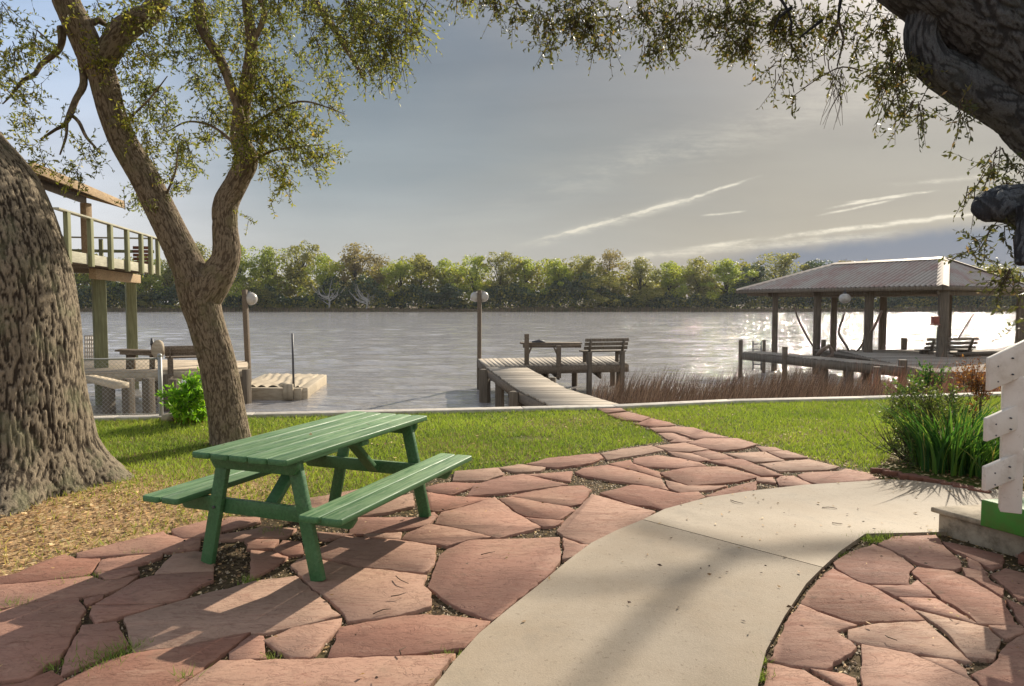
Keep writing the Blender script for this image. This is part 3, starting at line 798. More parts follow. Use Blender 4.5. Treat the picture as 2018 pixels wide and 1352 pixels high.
def lawn_keep(dens):
    def k(x, y):
        c0_ = G(1045, 860); spot = ((x - c0_.x) / .33) ** 2 + ((y - c0_.y) / .16) ** 2
        r = (y < wall_y(x) - .12) & ~inpoly(x, y, patio_w) & ~inpoly(x, y, conc_poly) & ~inpoly(x, y, bed_poly)
        d = dryness(x, y); nz = fbm(np.stack([x * 2.5, y * 2.5, 0 * x + 5], -1), 2)
        return r & ((spot > 1) | (RNG.random(len(x)) < .25)) & (RNG.random(len(x)) < np.clip(1 - .9 * d, .06, 1) * (1 + .3 * nz)) & (RNG.random(len(x)) < dens)
    return k
def lawn_tint(x, y):
    d = dryness(x, y)[:, None]; n = fbm(np.stack([x * 1.3, y * 1.3, 0 * x + 9], -1), 3)[:, None] * .5 + .5
    g1 = np.array((.15, .23, .04)); g2 = np.array((.33, .40, .065)); br = np.array((.50, .40, .17))
    g2 = g2 * (1 + .25 * fbm(np.stack([x * .5, y * .8, 0 * x + 3], -1), 2))[:, None]
    c = g1 + (g2 - g1) * np.clip(n * 1.2 + RNG.normal(0, .25, n.shape), 0, 1)
    f = np.clip(d * .8 + RNG.normal(0, .25, d.shape) - .1, 0, 1)
    return c * (1 - f) + br * f
m1 = blades(330000, (-9, 9), (3.6, 14), .052, .011, 'g', None, lawn_keep(1), lawn_tint)
m2 = blades(60000, (-14, -5), (3, 11), .055, .016, 'g', None, lawn_keep(1), lawn_tint)
for q in (m2,): m1.add(np.concatenate(q.v), q.f[0][1], np.concatenate(q.col))
# weeds growing in paving joints
def tuft(mb, c, n, r, h, col):
    for _ in range(n):
        x, y = c[0] + RNG.normal(0, r), c[1] + RNG.normal(0, r * .7); a = RNG.uniform(0, 6.28); hh = h * RNG.uniform(.5, 1.2); l = RNG.normal(0, .5, 2) * hh
        mb.add([(x - .003 * math.cos(a), y - .003 * math.sin(a), -.02), (x + .003 * math.cos(a), y + .003 * math.sin(a), -.02), (x + l[0], y + l[1], hh - .02)], [(0, 1, 2)], np.array(col) * RNG.uniform(.7, 1.3))
for (px, py, n, r, h) in [(215, 1290, 130, .06, .06), (250, 1275, 90, .05, .05), (190, 1310, 70, .05, .05), (368, 1335, 28, .02, .07), (170, 1135, 90, .07, .03), (130, 1140, 70, .07, .03), (270, 1088, 30, .02, .04), (490, 1142, 60, .03, .05), (540, 1045, 90, .06, .05), (25, 1190, 60, .05, .05), (100, 1310, 60, .05, .04),
                          (1745, 1055, 120, .05, .05), (1720, 1062, 90, .04, .05), (1835, 1050, 70, .04, .04), (1660, 1090, 40, .03, .04), (1500, 1330, 50, .03, .04), (1505, 1300, 40, .02, .04), (880, 1290, 40, .03, .04), (530, 1290, 40, .03, .03), (1700, 1060, 60, .05, .05), (620, 980, 120, .12, .035), (500, 1003, 120, .12, .035)]:
    tuft(m1, G(px, py), n, r, h, (.22, .28, .07))
obj('grass', m1, MAT['grass'], kind='stuff', label='short green lawn grass between the paving and the seawall', cat='grass')

def flecks(mb, x, y, z, size, cols, elong=1.8, curl=.35):
    n = len(x); a = RNG.uniform(0, 2 * np.pi, n); s = size * RNG.uniform(.5, 1.3, n)
    c, sn = np.cos(a), np.sin(a)
    loc = np.array([(-.5, 0), (0, -.5 / elong), (.5, 0), (0, .5 / elong)])
    V = np.zeros((n, 4, 3))
    for k, (u, v) in enumerate(loc):
        V[:, k, 0] = x + s * (u * c - v * sn); V[:, k, 1] = y + s * (u * sn + v * c)
        V[:, k, 2] = z + s * curl * RNG.uniform(0, 1, n) * (1 if k != 1 else .2)
    cc = np.array(cols)[RNG.integers(0, len(cols), n)] * RNG.uniform(.6, 1.25, (n, 1))
    mb.add(V.reshape(-1, 3), np.arange(n * 4).reshape(n, 4), np.repeat(cc, 4, 0))
lit = MB()
DRY = [(.48, .30, .14), (.58, .40, .20), (.34, .20, .10), (.66, .50, .28), (.20, .12, .065)]
x = RNG.uniform(-9, 9, 150000); y = RNG.uniform(3, 12, 150000)
ok = ~inpoly(x, y, patio_w) & ~inpoly(x, y, conc_poly) & (y < wall_y(x) - .1) & (RNG.random(150000) < .02 + .98 * dryness(x, y) ** 1.3)
flecks(lit, x[ok], y[ok], -.022, .04, DRY)
x = RNG.uniform(2, 7, 5000); y = RNG.uniform(5, 8, 5000); ok = inpoly(x, y, bed_poly)
flecks(lit, x[ok], y[ok], -.02, .045, DRY)
x = RNG.uniform(-4.5, 6, 60000); y = RNG.uniform(1.8, 11, 60000)
ok = inpoly(x, y, patio_w) & ~in_any(x, y, allst) & ~inpoly(x, y, conc_poly)
flecks(lit, x[ok], y[ok], -.02, .022, DRY)
x = RNG.uniform(-4, 5.5, 420); y = RNG.uniform(1.8, 10, 420); ok = inpoly(x, y, patio_w)
flecks(lit, x[ok], y[ok], .016, .030, DRY[:3] + [(.10, .06, .04), (.05, .035, .025)], 2.4)
x = RNG.uniform(1.4, 3.9, 90); y = RNG.uniform(3.2, 6.8, 90)
flecks(lit, x, y, .016, .035, DRY, 2.6)
for (px, py) in [(1495, 993), (1555, 1008), (1670, 1018), (1300, 1120), (1465, 1230), (1275, 1100), (1500, 1135), (1420, 1140), (1240, 1195), (742, 1345), (1545, 1015), (1520, 1003)]:
    p = G(px, py); flecks(lit, np.array([p.x]), np.array([p.y]), .018, .03, [(.07, .04, .03)], 2.2)
def stick(px0, py0, px1, py1, r=.003):
    a, b = G(px0, py0, .018), G(px1, py1, .018); m_ = (a + b) / 2 + Vector((random.uniform(-.02, .02), random.uniform(-.02, .02), .004))
    n0 = lit.n; lit.tube([a, m_, b], [r, r, r * .6], 5, step=.03)
    lit.col.append(np.broadcast_to(np.array((.09, .06, .04)), (lit.n - n0, 3)))
for s_ in [(780, 1135, 805, 1150), (770, 1175, 800, 1168), (948, 1093, 975, 1087), (1745, 1252, 1768, 1262), (790, 1290, 800, 1275), (1440, 985, 1465, 992), (1620, 1000, 1650, 1002), (1640, 1030, 1660, 1032), (735, 1210, 770, 1200)]: stick(*s_)
# a few leaves lying on the table top
for (px, py) in [(670, 848), (697, 842), (552, 866), (440, 878), (612, 858), (770, 831), (725, 838)]:
    p = G(px, py, .785); flecks(lit, np.array([p.x]), np.array([p.y]), p.z, .04, [(.07, .05, .03), (.3, .22, .12)], 2.0)
obj('fallen_leaves', lit, MAT['litter'], kind='stuff', label='dry brown oak leaves and bits scattered over the ground', cat='leaf litter')
pe = MB(); x = RNG.uniform(-4.5, 5.5, 60000); y = RNG.uniform(1.8, 10, 60000)
ok = inpoly(x, y, patio_w) & ~in_any(x, y, allst) & ~inpoly(x, y, conc_poly); x = x[ok]; y = y[ok]; n = len(x)
s_ = RNG.uniform(.004, .011, n); base = np.array([(0, 0, 1), (1, 0, -.2), (-.5, .87, -.2), (-.5, -.87, -.2)])
V = base[None] * s_[:, None, None] * RNG.uniform(.6, 1.4, (n, 4, 3)) + np.stack([x, y, np.full(n, -.018)], 1)[:, None, :]
I = np.arange(n)[:, None] * 4
Fc = np.concatenate([I + np.array([0, 1, 2]), I + np.array([0, 2, 3]), I + np.array([0, 3, 1])])
cc = np.array([(.30, .22, .14), (.12, .08, .05), (.42, .34, .24), (.06, .04, .03)])[RNG.integers(0, 4, n)]
pe.add(V.reshape(-1, 3), Fc, np.repeat(cc, 4, 0)); obj('joint_gravel', pe, MAT['pebble'], kind='stuff', label='loose gravel filling the joints between flagstones', cat='gravel')

# ---- seawall
mb = MB()
for i in range(len(SW) - 1):
    a, b = Vector((*SW[i], 0)), Vector((*SW[i + 1], 0)); d = (b - a).normalized(); n_ = Vector((-d.y, d.x, 0))
    k = max(1, int((b - a).length / 3.0)) if i in range(1, 7) else 1
    for j in range(k):
        p = a + (b - a) * (j / k) + d * .004; q = a + (b - a) * ((j + 1) / k) - d * .004
        mb.beam(p + n_ * 0 + Vector((0, 0, -.02)), q + n_ * 0 + Vector((0, 0, -.02)), .24, .09)
    mb.beam(a + n_ * .02 + Vector((0, 0, -1.0)), b + n_ * .02 + Vector((0, 0, -1.0)), .14, 1.86)
obj('seawall', mb, MAT['capc'], loc=(SW[3][0], SW[3][1], -1), bevel=.008, label='low concrete seawall edging the lawn along the river', cat='seawall')

# ---- far bank
mb = MB()
xs = np.linspace(-900, 900, 121)
yb = 236 + 1.6 * np.sin(xs * .05) + 1.0 * np.sin(xs * .13 + 1)
V = [(x_, y_, WZ - .3) for x_, y_ in zip(xs, yb)] + [(x_, y_ + 3, WZ + .9) for x_, y_ in zip(xs, yb)] + [(x_, 700, 1.5) for x_ in xs]
n = len(xs); mb.add(V, [(r * n + i, r * n + i + 1, (r + 1) * n + i + 1, (r + 1) * n + i) for r in range(2) for i in range(n - 1)])
obj('far_bank', mb, MAT['bank'], kind='structure')

# ================================================================== TREES OF THE FAR SIDE
def crown_mesh(name, n, mat, lobes, size, flat=.9, seed=1, gap=.0):
    r = np.random.default_rng(seed)
    L = []
    for _ in range(lobes):
        a = r.uniform(0, 6.28); rad = r.uniform(0, .44); z = r.uniform(.12, .93)
        wid = np.interp(z, [.2, .5, .75, .95], [.9, 1.05, .85, .45])
        L.append((rad * math.cos(a) * wid, rad * math.sin(a) * wid, z, r.uniform(.045, .14)))
    L = np.array(L)
    k = r.integers(0, lobes, n); d = r.normal(0, 1, (n, 3)); d /= np.linalg.norm(d, axis=1)[:, None]
    rr = L[k, 3] * r.uniform(.55, 1.12, n) ** .7
    c = L[k, :3] + d * rr[:, None] * np.array((1, 1, flat))
    nr = d + r.normal(0, .7, (n, 3)); nr /= np.linalg.norm(nr, axis=1)[:, None]
    t = np.cross(nr, r.normal(0, 1, (n, 3))); t /= np.linalg.norm(t, axis=1)[:, None]; b = np.cross(nr, t)
    s = size * r.uniform(.5, 1.3, (n, 1))
    V = np.stack([c + t * s * .5, c + b * s * .4, c - t * s * .55, c - b * s * .35], 1)
    m_ = MB(); m_.add(V.reshape(-1, 3), np.arange(4 * n).reshape(n, 4))
    return make_mesh(name, m_, mat), L
protos = {}
def proto(kind, seed):
    mt = dict(bright=MAT['fa'], olive=MAT['fb'], dark=MAT['fc'], brown=MAT['fd'])[kind]
    n = dict(bright=7000, olive=6000, dark=7000, brown=4200)[kind]
    cm, L = crown_mesh('crown', n, mt, 46, .026, seed=seed)
    t = MB(); t.tube([(0, 0, 0), (.01, 0, .2), (0, .01, .42), (.01, 0, .6)], [.022, .017, .012, .006], 7, step=.1)
    for l in L[:12]: t.tube([(0, 0, .2 + .25 * random.random()), tuple(l[:3] * np.array((.5, .5, .9))), tuple(l[:3])], [.010, .006, .002], 5, step=.12)
    return cm, make_mesh('trunk', t, MAT['far_trunk'])
for kd in ('bright', 'olive', 'dark', 'brown'): protos[kd] = [proto(kd, s) for s in (3, 8, 14, 21)]
def far_tree(px, top, hw, kind, label, dep=248):
    base = D(px, 610, dep); z0 = 0.0
    h = (D(px, top, dep).z - z0) * 1.04; w = hw / F * dep / .33
    t = thing('far_tree', label, 'tree', (base.x, dep, z0), 'trees on the far river bank')
    cm, tm = random.choice(protos[kind])
    rz = random.uniform(0, 6.28)
    for nm, me in (('crown', cm), ('trunk', tm)):
        o = bpy.data.objects.new(nm, me); C.objects.link(o); o.parent = t
        o.scale = (w * random.uniform(.9, 1.2), w, h * random.uniform(.94, 1.03)); o.rotation_euler = (0, 0, rz)
far = [
    (20, 490, 60, 'dark', 'dark tree across the river, leftmost, behind the big oak trunk'),
    (150, 500, 50, 'bright', 'yellow-green tree seen just under the balcony rails'),
    (215, 508, 42, 'olive', 'olive tree seen through the balcony rails near the left green post'),
    (280, 500, 42, 'bright', 'bright tree across the river right of the right green post'),
    (335, 512, 40, 'olive', 'olive tree seen left of the forked oak trunk'),
    (392, 482, 45, 'olive', 'tall olive tree seen in the fork of the oak'),
    (470, 478, 45, 'bright', 'yellow-green tree just right of the forked oak trunk'),
    (530, 490, 42, 'bright', 'lime-green rounded tree on the far bank above the left lamp'),
    (592, 468, 46, 'olive', 'tallest tree of the far bank, open olive crown'),
    (640, 490, 36, 'bright', 'yellow-tinged tree above the larger bare tree'),
    (700, 485, 48, 'brown', 'thin grey-brown tree with a ragged crown above the bare trees'),
    (745, 500, 36, 'brown', 'small grey-brown tree right of the ragged crown'),
    (790, 515, 34, 'bright', 'low yellow-green tree in the dip of the treeline'),
    (830, 498, 38, 'olive', 'olive tree rising left of the centre lamp post'),
    (880, 505, 38, 'bright', 'bright green tree just left of the centre lamp globes'),
    (935, 508, 36, 'bright', 'bright green tree directly above the centre lamp globes'),
    (985, 497, 38, 'olive', 'olive domed tree just right of the centre lamp'),
    (1035, 510, 38, 'bright', 'vivid green tree above the wooden work table'),
    (1095, 510, 42, 'bright', 'vivid green tree between work table and dock bench'),
    (1150, 502, 40, 'olive', 'grey-green tree above the dock bench'),
    (1200, 500, 40, 'brown', 'brownish tree above the right end of the dock bench'),
    (1262, 508, 46, 'olive', 'olive tree right of the dock bench, widest of its row'),
    (1320, 512, 42, 'bright', 'green-yellow tree midway between dock bench and boathouse'),
    (1375, 503, 46, 'olive', 'tall dull tree left of the boathouse roof'),
    (1430, 510, 42, 'bright', 'light green tree just left of the boathouse roof tip'),
    (1475, 512, 36, 'dark', 'dark green tree behind the roof tip of the boathouse'),
    (1535, 500, 52, 'olive', 'spreading flat-topped tree above the left slope of the boathouse roof'),
    (1600, 517, 42, 'dark', 'dark tree just over the boathouse roof slope'),
    (1680, 512, 46, 'brown', 'brownish tree peeping over the boathouse ridge'),
    (1770, 535, 46, 'dark', 'dark tree hidden behind the boathouse roof'),
    (1860, 540, 48, 'dark', 'dark tree seen under the boathouse eave by the near post'),
    (1960, 520, 52, 'olive', 'olive tree at the right end of the far bank'),
]
for i, a in enumerate(far): far_tree(*a, dep=244 + (i % 3) * 4)
# front row that can be told apart
for a in [(885, 560, 34, 'dark', 'low blue-green bush at the water left of the centre lamp'), (1180, 545, 46, 'olive', 'pale willowy tree leaning over the far waterline above the dock bench'),
          (1275, 565, 32, 'olive', 'small pale bush on the far waterline right of the dock bench'), (525, 570, 28, 'olive', 'small grey-green bush on the far waterline right of the left lamp'), (285, 575, 26, 'olive', 'pale bush on the far waterline beside the right green post')]:
    far_tree(*a, dep=240)
# bare whitish trees
def dead_tree(px, top, label):
    b = D(px, 606, 238.5); b.z = -.2; t = thing('bare_tree', label, 'tree', b, 'bare trees on the far bank')
    m_ = MB(); h = D(px, top, 238.5).z + .2
    tr = MB(); tr.tube([b, b + Vector((.3, 0, h * .25)), b + Vector((-.2, 0, h * .5))], [.35, .27, .2], 7, step=.5)
    rr = random.Random(px)
    for k in range(13):
        a = rr.uniform(-1.35, 1.35); L = h * rr.uniform(.5, .95); s0 = b + Vector((0, 0, h * rr.uniform(.15, .45)))
        p1 = s0 + Vector((math.sin(a) * L * .4, rr.uniform(-1, 1), math.cos(a) * L * .3)); p2 = p1 + Vector((math.sin(a) * L * .3 + rr.uniform(-1, 1), rr.uniform(-1, 1), L * .35 + rr.uniform(-.6, .6)))
        m_.tube([s0, p1, p2], [.17, .12, .045], 5, step=.8)
        p3 = p1 + Vector((rr.uniform(-2, 2), 0, rr.uniform(.5, 2.2))); m_.tube([p1, p3], [.09, .03], 4)
        p4 = p2 + Vector((rr.uniform(-1.5, 1.5), 0, rr.uniform(-.2, 1.2))); m_.tube([p2, p4], [.05, .02], 4)
    obj('trunk', tr, MAT['deadwood'], t); obj('branch', m_, MAT['deadwood'], t)
dead_tree(648, 552, 'larger bare white tree leaning over the far waterline')
dead_tree(722, 562, 'smaller bare white tree right of the larger one')

# undergrowth mass
def mass(n, y0, y1, hfun, size, seed, xr=(-260, 260)):
    r = np.random.default_rng(seed); x = r.uniform(*xr, n); y = r.uniform(y0, y1, n)
    hh = hfun(x) * (.75 + .5 * (fbm(np.stack([x * .16, y * .1, 0 * x], -1), 3)))
    z = -.3 + hh * r.uniform(0, 1, n) ** .6
    # clumpy surface
    c = np.stack([x, y, z], 1) + .9 * np.stack([vnoise(np.stack([x, z, y], 1) * .5 + k * 9) for k in range(3)], 1)
    nr = r.normal(0, 1, (n, 3)); nr[:, 1] -= .6; nr /= np.linalg.norm(nr, axis=1)[:, None]
    t = np.cross(nr, r.normal(0, 1, (n, 3))); t /= np.linalg.norm(t, axis=1)[:, None]; b = np.cross(nr, t)
    s = size * r.uniform(.5, 1.3, (n, 1))
    V = np.stack([c + t * s * .5, c + b * s * .4, c - t * s * .55, c - b * s * .35], 1)
    return V.reshape(-1, 3), np.arange(4 * n).reshape(n, 4)
mb = MB(); mb.add(*mass(90000, 238.2, 245, lambda x: 8.2 + 2.6 * np.sin(x * .09) + 2.2 * np.sin(x * .23 + 2) + 1.2 * np.sin(x * .51), .8, 5))
mb.add(*mass(30000, 250, 262, lambda x: 15 + 4 * np.sin(x * .07) + 2 * np.sin(x * .19), 1.3, 7, (170, 800)))
mb.add(*mass(30000, 250, 262, lambda x: 15 + 4 * np.sin(x * .07) + 2 * np.sin(x * .19), 1.3, 8, (-800, -170)))
mb.mi = [0] * len(mb.f)
obj('far_wood', mb, MAT['fc'], kind='stuff', label='dark mass of brush and woodland along the far river bank', cat='woodland')
mb = MB(); mb.add(*mass(26000, 237.6, 243, lambda x: 5.5 + 3 * np.sin(x * .13 + 1) + 2.4 * np.sin(x * .37 + 2), .75, 9)); mb.add(*mass(80000, 247, 260, lambda x: 17.6 - .014 * (x + 60) + 1.5 * np.sin(x * .11) + 1.2 * np.sin(x * .31), 1.0, 6))
obj('far_wood', mb, MAT['fb'], kind='stuff', label='olive green woodland filling in between the taller far trees', cat='woodland')
# dry reeds along the far waterline
n = 26000; r = RNG; x = r.uniform(-200, 220, n); y = 236.2 + 1.6 * np.sin(x * .05) + 1.0 * np.sin(x * .13 + 1) + r.uniform(0, 3, n)
hh = (.35 + .9 * (fbm(np.stack([x * .12, 0 * x, 0 * x], -1), 3) * .5 + .5)) * r.uniform(.5, 1.2, n) + .35 * (y - 236); w = .12
z = np.full(n, WZ - .1); l = r.normal(0, .25, n)
V = np.stack([np.stack([x - w, y, z], 1), np.stack([x + w, y, z], 1), np.stack([x + l, y, z + hh], 1)], 1)
cc = np.array([(.21, .15, .10), (.16, .14, .07), (.27, .21, .12), (.12, .12, .06)])[r.integers(0, 4, n)]
mb = MB(); mb.add(V.reshape(-1, 3), np.arange(3 * n).reshape(n, 3), np.repeat(cc, 3, 0))
obj('far_reeds', mb, MAT['reed'], kind='stuff', label='strip of brown reeds along the far waterline', cat='reeds')

# ================================================================== NEAR TREES
def barknoise(A=.02, fr=16., flare=None, seed=0.0, zs=.20, big=.06):
    """furrowed bark: plates standing A metres proud of the cracks, about 1/fr metres wide"""
    def f(a, s, rad, dirs, P):
        q = dirs * np.maximum(rad, .05)[..., None]
        base = np.stack([q[..., 0] * fr + seed, q[..., 1] * fr + q[..., 2] * fr * .6, s * fr * zs + 0 * a], -1)
        wv = np.stack([vnoise(base * .45 + 3), vnoise(base * .45 + 7), .3 * vnoise(base * .5 + 13)], -1)
        b2 = base + .38 * wv
        r1 = np.abs(vnoise(b2)); r2 = np.abs(vnoise(b2 * np.array((1.9, 1.9, 1.5)) + 31)); r3 = vnoise(b2 * np.array((4.1, 4.1, 3.1)) + 57)
        cav = np.clip(np.minimum(r1 * 5.2 - .1, r2 * 6.0 + .25), 0, 1)
        f.cav = np.clip(cav * .85 + .15 * r3 + .05, 0, 1)
        out = 1 + A * (cav - .7 + .22 * r3) / np.maximum(rad, A * 2.5) + big * fbm(np.stack([dirs[..., 0] * 1.1 + seed, dirs[..., 1] * 1.1, s * .9 + 0 * a], -1), 2)
        if flare is not None: out = out * flare(a, s)
        return out
    f.cav = None
    return f

def limbs(mb, pxs, d0, d1, seg=26, step=.05, amp=.009, k=26., seed=0.0):
    """pxs: [(px,py,r_px)], depth runs d0 -> d1"""
    n = len(pxs); P = []; Rr = []
    for i, (x, y, r_) in enumerate(pxs):
        d = d0 + (d1 - d0) * i / (n - 1); P.append(D(x, y, d)); Rr.append(r_ * d / F)
    mb.tube(P, Rr, seg, step=step, noise=barknoise(amp, k, seed=seed))
    return P

def foliage(leafmb, twigmb, blobs, leaf=.045, per=14, tl=.32, droop=.5, seed=1, dens=1.0):
    """blobs: (px,py,rx,ry,depth,ntwigs[,depth radius])"""
    r = np.random.default_rng(seed)
    Vs = []; T0 = []; T1 = []; T2 = []
    for bl in blobs:
        px, py, rx, ry, d, nt = bl[:6]; nt = max(2, int(nt * dens))
        c = np.array(D(px, py, d)); ax = rx * d / F; az = ry * d / F; ay = bl[6] if len(bl) > 6 else max(ax, az) * .8
        K = max(1, nt // 9); sub_ = r.normal(0, .44, (K, 3)) * np.array((ax, ay, az)) + c; kk = r.integers(0, K, nt)
        p = sub_[kk] + r.normal(0, .025, (nt, 3))
        dr = r.normal(0, 1, (nt, 3)); dr += (sub_[kk] - c) / np.array((ax, ay, az)) * .6; dr[:, 2] -= droop * r.uniform(0, 2, nt); dr /= np.linalg.norm(dr, axis=1)[:, None]
        L = tl * r.uniform(.5, 1.3, nt)
        bend = r.normal(0, .25, (nt, 3)); bend[:, 2] -= .25 * droop
        t = np.linspace(0.3, 1, per)
        cen = p[:, None, :] + dr[:, None, :] * (L[:, None] * t)[..., None] + bend[:, None, :] * ((L[:, None] * t ** 2))[..., None] * .6
        T0.append(p); T1.append(p + dr * (L * .5)[:, None] + bend * (L * .25 * .6)[:, None]); T2.append(p + dr * L[:, None] + bend * (L * .6)[:, None])
        N = nt * per; cen = cen.reshape(-1, 3); dd = np.repeat(dr, per, 0)
        side = r.normal(0, 1, (N, 3)); ld = dd * .5 + side * .8; ld[:, 2] -= .25 * droop; ld /= np.linalg.norm(ld, axis=1)[:, None]
        nr = np.cross(ld, r.normal(0, 1, (N, 3))); nr /= np.linalg.norm(nr, axis=1)[:, None]; sd_ = np.cross(nr, ld)
        s = leaf * r.uniform(.55, 1.25, (N, 1)); w = s * r.uniform(.3, .48, (N, 1)); cup = nr * s * .12
        base = cen
        V = np.stack([base, base + ld * s * .45 + sd_ * w * .5 + cup, base + ld * s, base + ld * s * .45 - sd_ * w * .5 + cup], 1)
        Vs.append(V.reshape(-1, 3))
    V = np.concatenate(Vs); leafmb.add(V, np.arange(len(V)).reshape(-1, 4))
    A = np.concatenate(T0); B = np.concatenate(T1); E = np.concatenate(T2); n = len(A)
    def ring(P, rad):
        o_ = np.array([(1, 0, 0), (-.5, .6, .6), (-.5, -.6, -.6)]) * rad
        return P[:, None, :] + o_[None]
    V = np.stack([ring(A, .0045), ring(B, .003), ring(E, .0014)], 1).reshape(-1, 3)
    base = np.arange(n)[:, None] * 9
    Fq = []
    for l in (0, 3):
        for k in range(3): Fq.append(base + np.array([l + k, l + (k + 1) % 3, l + 3 + (k + 1) % 3, l + 3 + k]))
    twigmb.add(V, np.concatenate(Fq))
    return A

def twig_path(mb, pts, d, r0, r1, wob=.0):
    P = [D(x, y, d) for x, y in pts]; n = len(P)
    mb.tube(P, [r0 + (r1 - r0) * i / (n - 1) for i in range(n)], 6, step=.05)

# --- big oak on the left
def flare(a, s):
    k = np.exp(-s / .30); return 1 + k * (.22 + .15 * np.cos(3 * a + .6) + .12 * np.cos(5 * a + 2.0) + .05 * np.cos(11 * a))
base = (-4.75, 6.55, -.05)
t = thing('oak_tree', 'massive rough-barked oak trunk at the left edge of the photo', 'tree', base)
mb = MB()
mb.tube([(-4.78, 6.55, -.08), (-4.78, 6.55, .45), (-4.80, 6.56, 1.1), (-4.86, 6.58, 1.8), (-5.05, 6.6, 2.5), (-5.38, 6.62, 3.1), (-5.80, 6.65, 3.8), (-6.2, 6.7, 4.7), (-6.5, 6.7, 6.0)],
        [.88, .76, .72, .70, .66, .58, .56, .50, .40], 380, step=.018, noise=barknoise(.015, 36., flare, 3.0, .15))
obj('trunk', mb, MAT['bigbark'], t, smooth=True)
mb = MB(); mb.tube([(-5.9, 6.7, 4.2), (-5.0, 6.9, 5.2), (-3.6, 7.2, 6.0), (-2.2, 7.4, 6.4), (-.8, 7.5, 6.3)], [.3, .24, .17, .11, .05], 20, step=.08, noise=barknoise(.01, 20., seed=8.0))
mb.tube([(-6.2, 6.7, 4.6), (-7.5, 6.3, 5.4), (-9, 6, 6)], [.3, .2, .1], 16, step=.1, noise=barknoise(.01, 20., seed=2.0))
for bx, by, ex, ez in ((-2.6, 7.35, -2.2, 4.75), (-1.9, 7.4, -1.35, 4.9), (-1.4, 7.45, -.95, 5.1)): mb.tube([(bx, by, 6.3), ((bx + ex) / 2 + .1, by, 5.7), (ex, by, ez)], [.045, .03, .012], 7, step=.1, noise=barknoise(.003, 30.))
obj('limb', mb, MAT['bigbark'], t, smooth=True)
lf, tw = MB(), MB()
foliage(lf, tw, [(690, 20, 90, 60, 7.4, 220), (760, 60, 60, 60, 7.4, 170), (820, 20, 40, 50, 7.4, 110), (640, 60, 60, 50, 7.4, 120), (770, 110, 55, 35, 7.4, 90), (560, 0, 80, 30, 7.4, 120), (700, 110, 30, 30, 7.4, 40), (800, -60, 160, 40, 7.4, 160), (600, -90, 200, 60, 7.4, 200)], .052, 11, .30, .9, 21, .55)
for (x0, y0, x1, y1) in [(750, 70, 768, 195), (745, 110, 750, 175), (790, 90, 803, 185), (770, 100, 795, 160), (820, 60, 850, 125), (760, 120, 745, 170), (785, 120, 780, 165), (700, 110, 712, 150), (730, 90, 728, 160)]:
    twig_path(tw, [(x0, y0), ((x0 + x1) / 2 + random.uniform(-6, 6), (y0 + y1) / 2), (x1, y1)], 7.4, .005, .0015)
foliage(lf, tw, [(20, 40, 70, 60, 6.2, 40), (-40, 120, 60, 60, 6.2, 30)], .045, 12, .3, .6, 22)
foliage(lf, tw, [(30 + 90 * k, -230 - 40 * (k % 2), 120, 120, 6.6, 130, 1.4) for k in range(-3, 7)], .06, 12, .4, .4, 23)
obj('twigs', tw, MAT['twig'], t); obj('crown', lf, MAT['leaf'], t)

# --- forked oak
DP = 8.6
base = tuple(G(456, 872, -.03))
t = thing('oak_tree', 'slender oak forking into two limbs behind the picnic table', 'tree', base)
mb = MB()
def fl2(a, s): return 1 + np.exp(-s / .12) * (.14 + .06 * np.cos(4 * a))
P = [D(457, 884, DP), D(452, 850, DP), D(443, 790, DP), D(428, 710, DP), D(408, 640, DP), D(393, 585, DP), D(386, 548, DP)]
mb.tube(P, [r_ * .95 * DP / F for r_ in (42, 39, 37, 35, 35, 39, 40)], 190, step=.012, noise=barknoise(.010, 50., fl2, 1.0))
limbs(mb, [(392, 570, 34), (368, 518, 31), (330, 440, 28), (285, 350, 26.5), (247, 285, 25), (222, 225, 24), (206, 165, 25), (192, 120, 26)], DP, DP - .1, 150, .014, .009, 50., 4.0)
limbs(mb, [(192, 135, 27), (160, 62, 26), (132, 5, 24), (108, -70, 22), (80, -180, 18)], DP - .1, DP - .2, 120, .018, .009, 50., 5.0)
limbs(mb, [(196, 128, 24), (224, 86, 23), (240, 62, 24), (268, 42, 22), (296, 25, 19), (318, -15, 17), (330, -90, 14)], DP - .1, DP + .3, 100, .018, .009, 50., 6.0)
limbs(mb, [(398, 590, 34), (425, 548, 32), (446, 505, 26), (444, 445, 23), (446, 402, 23), (468, 358, 21), (486, 315, 21), (473, 275, 17), (476, 220, 15), (489, 155, 13), (496, 85, 11), (488, 20, 9), (480, -60, 7)], DP, DP + .2, 130, .014, .008, 50., 7.0)
obj('trunk', mb, MAT['forkbark'], t, smooth=True)
br = MB()
limbs(br, [(478, 240, 8), (440, 130, 9), (400, 60, 10), (392, 10, 10), (388, -60, 8)], DP, DP + .3, 14, .05, .003)
limbs(br, [(122, 55, 9), (118, 95, 6), (80, 128, 5), (70, 145, 4.5), (45, 160, 4), (20, 190, 2.2), (5, 205, 1)], DP - .1, DP - .5, 12, .05, .002)
limbs(br, [(160, 120, 7), (165, 165, 7), (150, 195, 6), (138, 225, 6), (128, 245, 4), (110, 255, 3), (80, 275, 2)], DP - .1, DP - .4, 10, .05, .002)
limbs(br, [(138, 225, 4), (155, 240, 3.5), (170, 270, 3), (188, 290, 2)], DP - .35, DP - .45, 8, .05, .001)
limbs(br, [(132, 238, 3), (130, 270, 2.5), (118, 305, 1.5)], DP - .35, DP - .45, 8, .05, .001)
limbs(br, [(210, 50, 5), (195, 40, 7), (170, 55, 5), (160, 80, 3)], DP, DP - .2, 8, .05, .001)
limbs(br, [(496, 90, 5), (520, 30, 6), (505, -20, 6)], DP, DP, 8, .05, .001)
